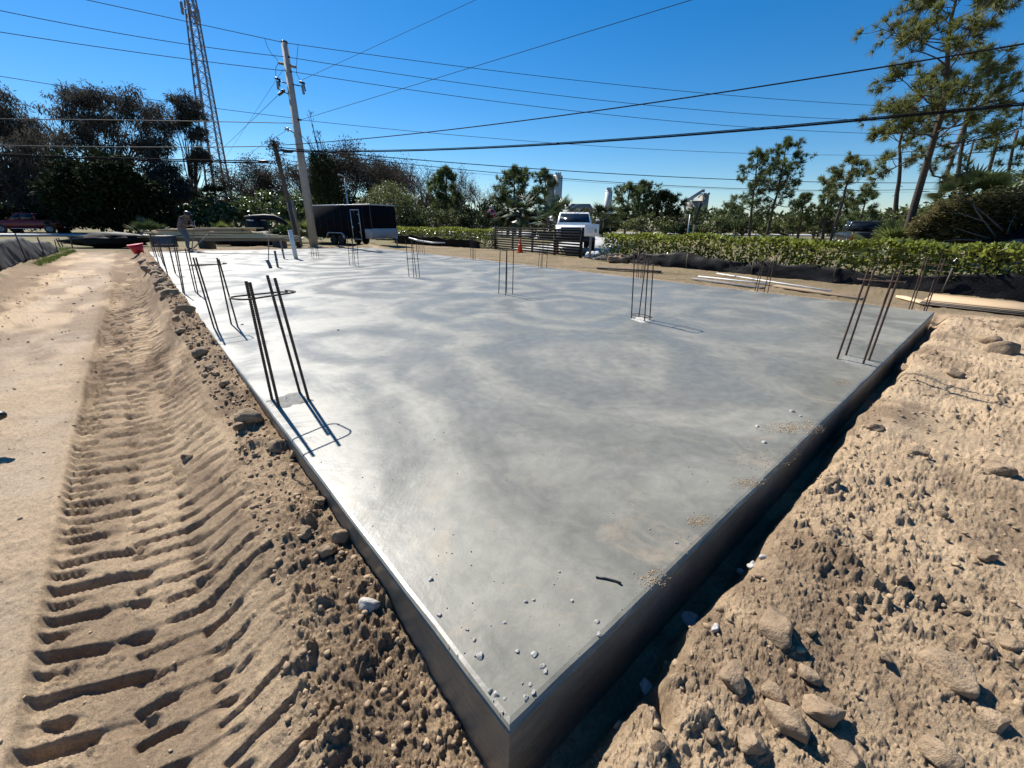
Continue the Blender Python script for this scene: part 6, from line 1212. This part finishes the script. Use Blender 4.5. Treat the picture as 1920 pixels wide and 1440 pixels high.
for i, (x, Y, lab, lf, ln) in enumerate(((278, 36, 'spiky silvery-tipped palm in front of the dark round bush', 'palm', 1.7), (296, 37, 'second spiky palm close beside the silvery-tipped one', 'palm', 1.4), (412, 40, 'bright green palmetto above the lumber pile', 'olive', 1.5), (430, 40.5, 'bright green palmetto close behind the first one above the lumber', 'olive', 1.3), (533, 38, 'spiky palmetto beside the navy machine', 'olive', 1.5), (580, 33, 'palmetto at the concrete pole foot', 'olive', 1.8))):
    fan(G(x, Y), 0, 22, ln, 740 + i, lab, lf, nl=22)
for i, (x, yt, w_) in enumerate(((530, 425, .8), (545, 422, .7), (515, 430, .6))):
    h = Zt(x, yt, 29.5) + .2; broad(G(x, 29.5), [(0, 0, h * .6, w_, .6, h * .4)], 420, .16, 750 + i, ['young glossy shrub at the timber pole foot', 'taller young shrub beside the white pipe stub line', 'small young shrub at the lumber pile end'][i], 'shrub', name='young_shrub', cat='shrub', r0=.03, ncl=14, limbs=10, asp=.7)
# left: big dark round bush, lone tree, feathery grey-brown trees
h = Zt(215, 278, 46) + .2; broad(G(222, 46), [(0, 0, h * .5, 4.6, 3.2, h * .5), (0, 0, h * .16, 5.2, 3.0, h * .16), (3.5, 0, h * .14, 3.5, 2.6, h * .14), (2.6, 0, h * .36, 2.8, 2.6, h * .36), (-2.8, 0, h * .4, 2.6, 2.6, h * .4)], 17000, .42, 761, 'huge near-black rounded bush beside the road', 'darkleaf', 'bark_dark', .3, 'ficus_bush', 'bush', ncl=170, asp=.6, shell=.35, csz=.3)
def feather(x, yt, Y, lob, nl, seed, label, r0=.28, leaf='feather', ncl=110):
    a = G(x, Y); E = []
    for (lx, ly, wx, hz) in lob: q = PD(lx, ly, Y); E.append((q[0] - a[0], 0, q[2] + .2, wx, wx * .8, hz))
    return broad(a, E, int(nl * 1.5), .5, seed, label, leaf, 'bark_dark', r0 * .7, 'feathery_tree', hang=.9, asp=.2, shell=.2, ncl=ncl, limbs=40, csz=.34)
feather(190, 165, 56, [(120, 178, 2.6, 1.3), (165, 200, 3.4, 2.0), (215, 195, 3.6, 2.2), (260, 215, 3.4, 2.6), (200, 240, 5.0, 2.8), (290, 255, 2.6, 3.0), (150, 255, 3.6, 2.6), (250, 280, 4.0, 2.6)], 13000, 771, 'big feathery grey-brown tree with a wind-swept crown above the dark round bush')
feather(30, 175, 54, [(10, 190, 2.6, 2.2), (40, 225, 3.4, 2.4), (5, 260, 4.4, 3.0), (60, 270, 4.0, 2.8), (30, 320, 5.5, 3.2), (-40, 230, 5.0, 4.0)], 13000, 772, 'feathery grey-brown tree over the dark red pickup')
feather(110, 240, 50, [(95, 290, 3.6, 2.4), (130, 330, 3.2, 2.6), (70, 350, 4.4, 2.6), (20, 370, 5.0, 2.4), (110, 385, 4.0, 2.2)], 12000, 773, 'lower feathery brown tree between the pickup and the dark round bush')
feather(365, 185, 58, [(345, 195, 1.6, 1.4), (355, 215, 1.9, 1.3), (340, 235, 1.6, 1.5), (368, 255, 1.3, 1.8), (375, 300, 1.3, 2.0)], 5200, 774, 'lone slender tree with a small tufted crown beside the lattice tower', .2, 'feather', 100)
feather(330, 250, 54, [(300, 290, 1.6, 2.0), (310, 330, 2.0, 2.2), (322, 355, 2.4, 1.8), (345, 375, 2.6, 1.6), (290, 330, 2.0, 2.4)], 5200, 775, 'dark ragged tree between the round bush and the lone slender tree', .22, 'feather', 60)
for i, (x, yt, Y, w_) in enumerate(((40, 392, 47, 4.5), (130, 388, 46, 3.5), (-40, 380, 46, 4))):
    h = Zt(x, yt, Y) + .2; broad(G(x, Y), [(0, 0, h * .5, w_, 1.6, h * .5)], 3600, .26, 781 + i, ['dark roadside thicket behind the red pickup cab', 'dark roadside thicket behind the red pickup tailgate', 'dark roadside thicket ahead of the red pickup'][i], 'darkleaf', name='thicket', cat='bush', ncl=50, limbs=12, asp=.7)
# --- far wood, one mass on the horizon
rs = RS(791); n = 19000; u = rs.rand(n); ang = np.radians(-62 + 124 * u); rr_ = 105 + 25 * rs.rand(n); hh = 4.4 + 1.8 * fbm(u * 90, u * 0, 793, 4) + 1.2 * (u < .45) * 2; C = np.stack([rr_ * np.sin(ang), rr_ * np.cos(ang), -.3 + hh * rs.rand(n) ** .7], 1)
V, F = quads(C, rdir(rs, n), rs.randn(n, 3) + [0, 0, .6], .7 + .9 * rs.rand(n), .55); tag(link('far_wood', mesh('far_wood', V, [F]), MT['wood_far']), 'low green wood along the horizon', None, None, 'stuff')
# grass blades behind the silt fence and along the track verge
rs = RS(795); n = 9000; s = rs.rand(n) * 22; o_ = .2 + 5 * rs.rand(n) ** 1.6; fx = a0 = P(0, 515, -.1)[:2]; X = fx[0] + dfl[0] * (s - 6) + E_L[2][0] * o_; Y = fx[1] + dfl[1] * (s - 6) + E_L[2][1] * o_
n2 = 1500; s2 = 3 + 9 * rs.rand(n2); X = np.concatenate([X, fx[0] + dfl[0] * s2 - E_L[2][0] * (.12 + .3 * rs.rand(n2))]); Y = np.concatenate([Y, fx[1] + dfl[1] * s2 - E_L[2][1] * (.12 + .3 * rs.rand(n2))]); n += n2
C = np.stack([X, Y, terrain(X, Y) - .01], 1); V, F = blades(C, np.stack([rs.randn(n) * .45, rs.randn(n) * .45, np.ones(n)], 1), rs.randn(n, 3), .08 + .14 * rs.rand(n), .016); tag(link('grass', mesh('grass', V, [F]), MT['grass']), 'green grass on the verge behind the silt fence', None, None, 'stuff')
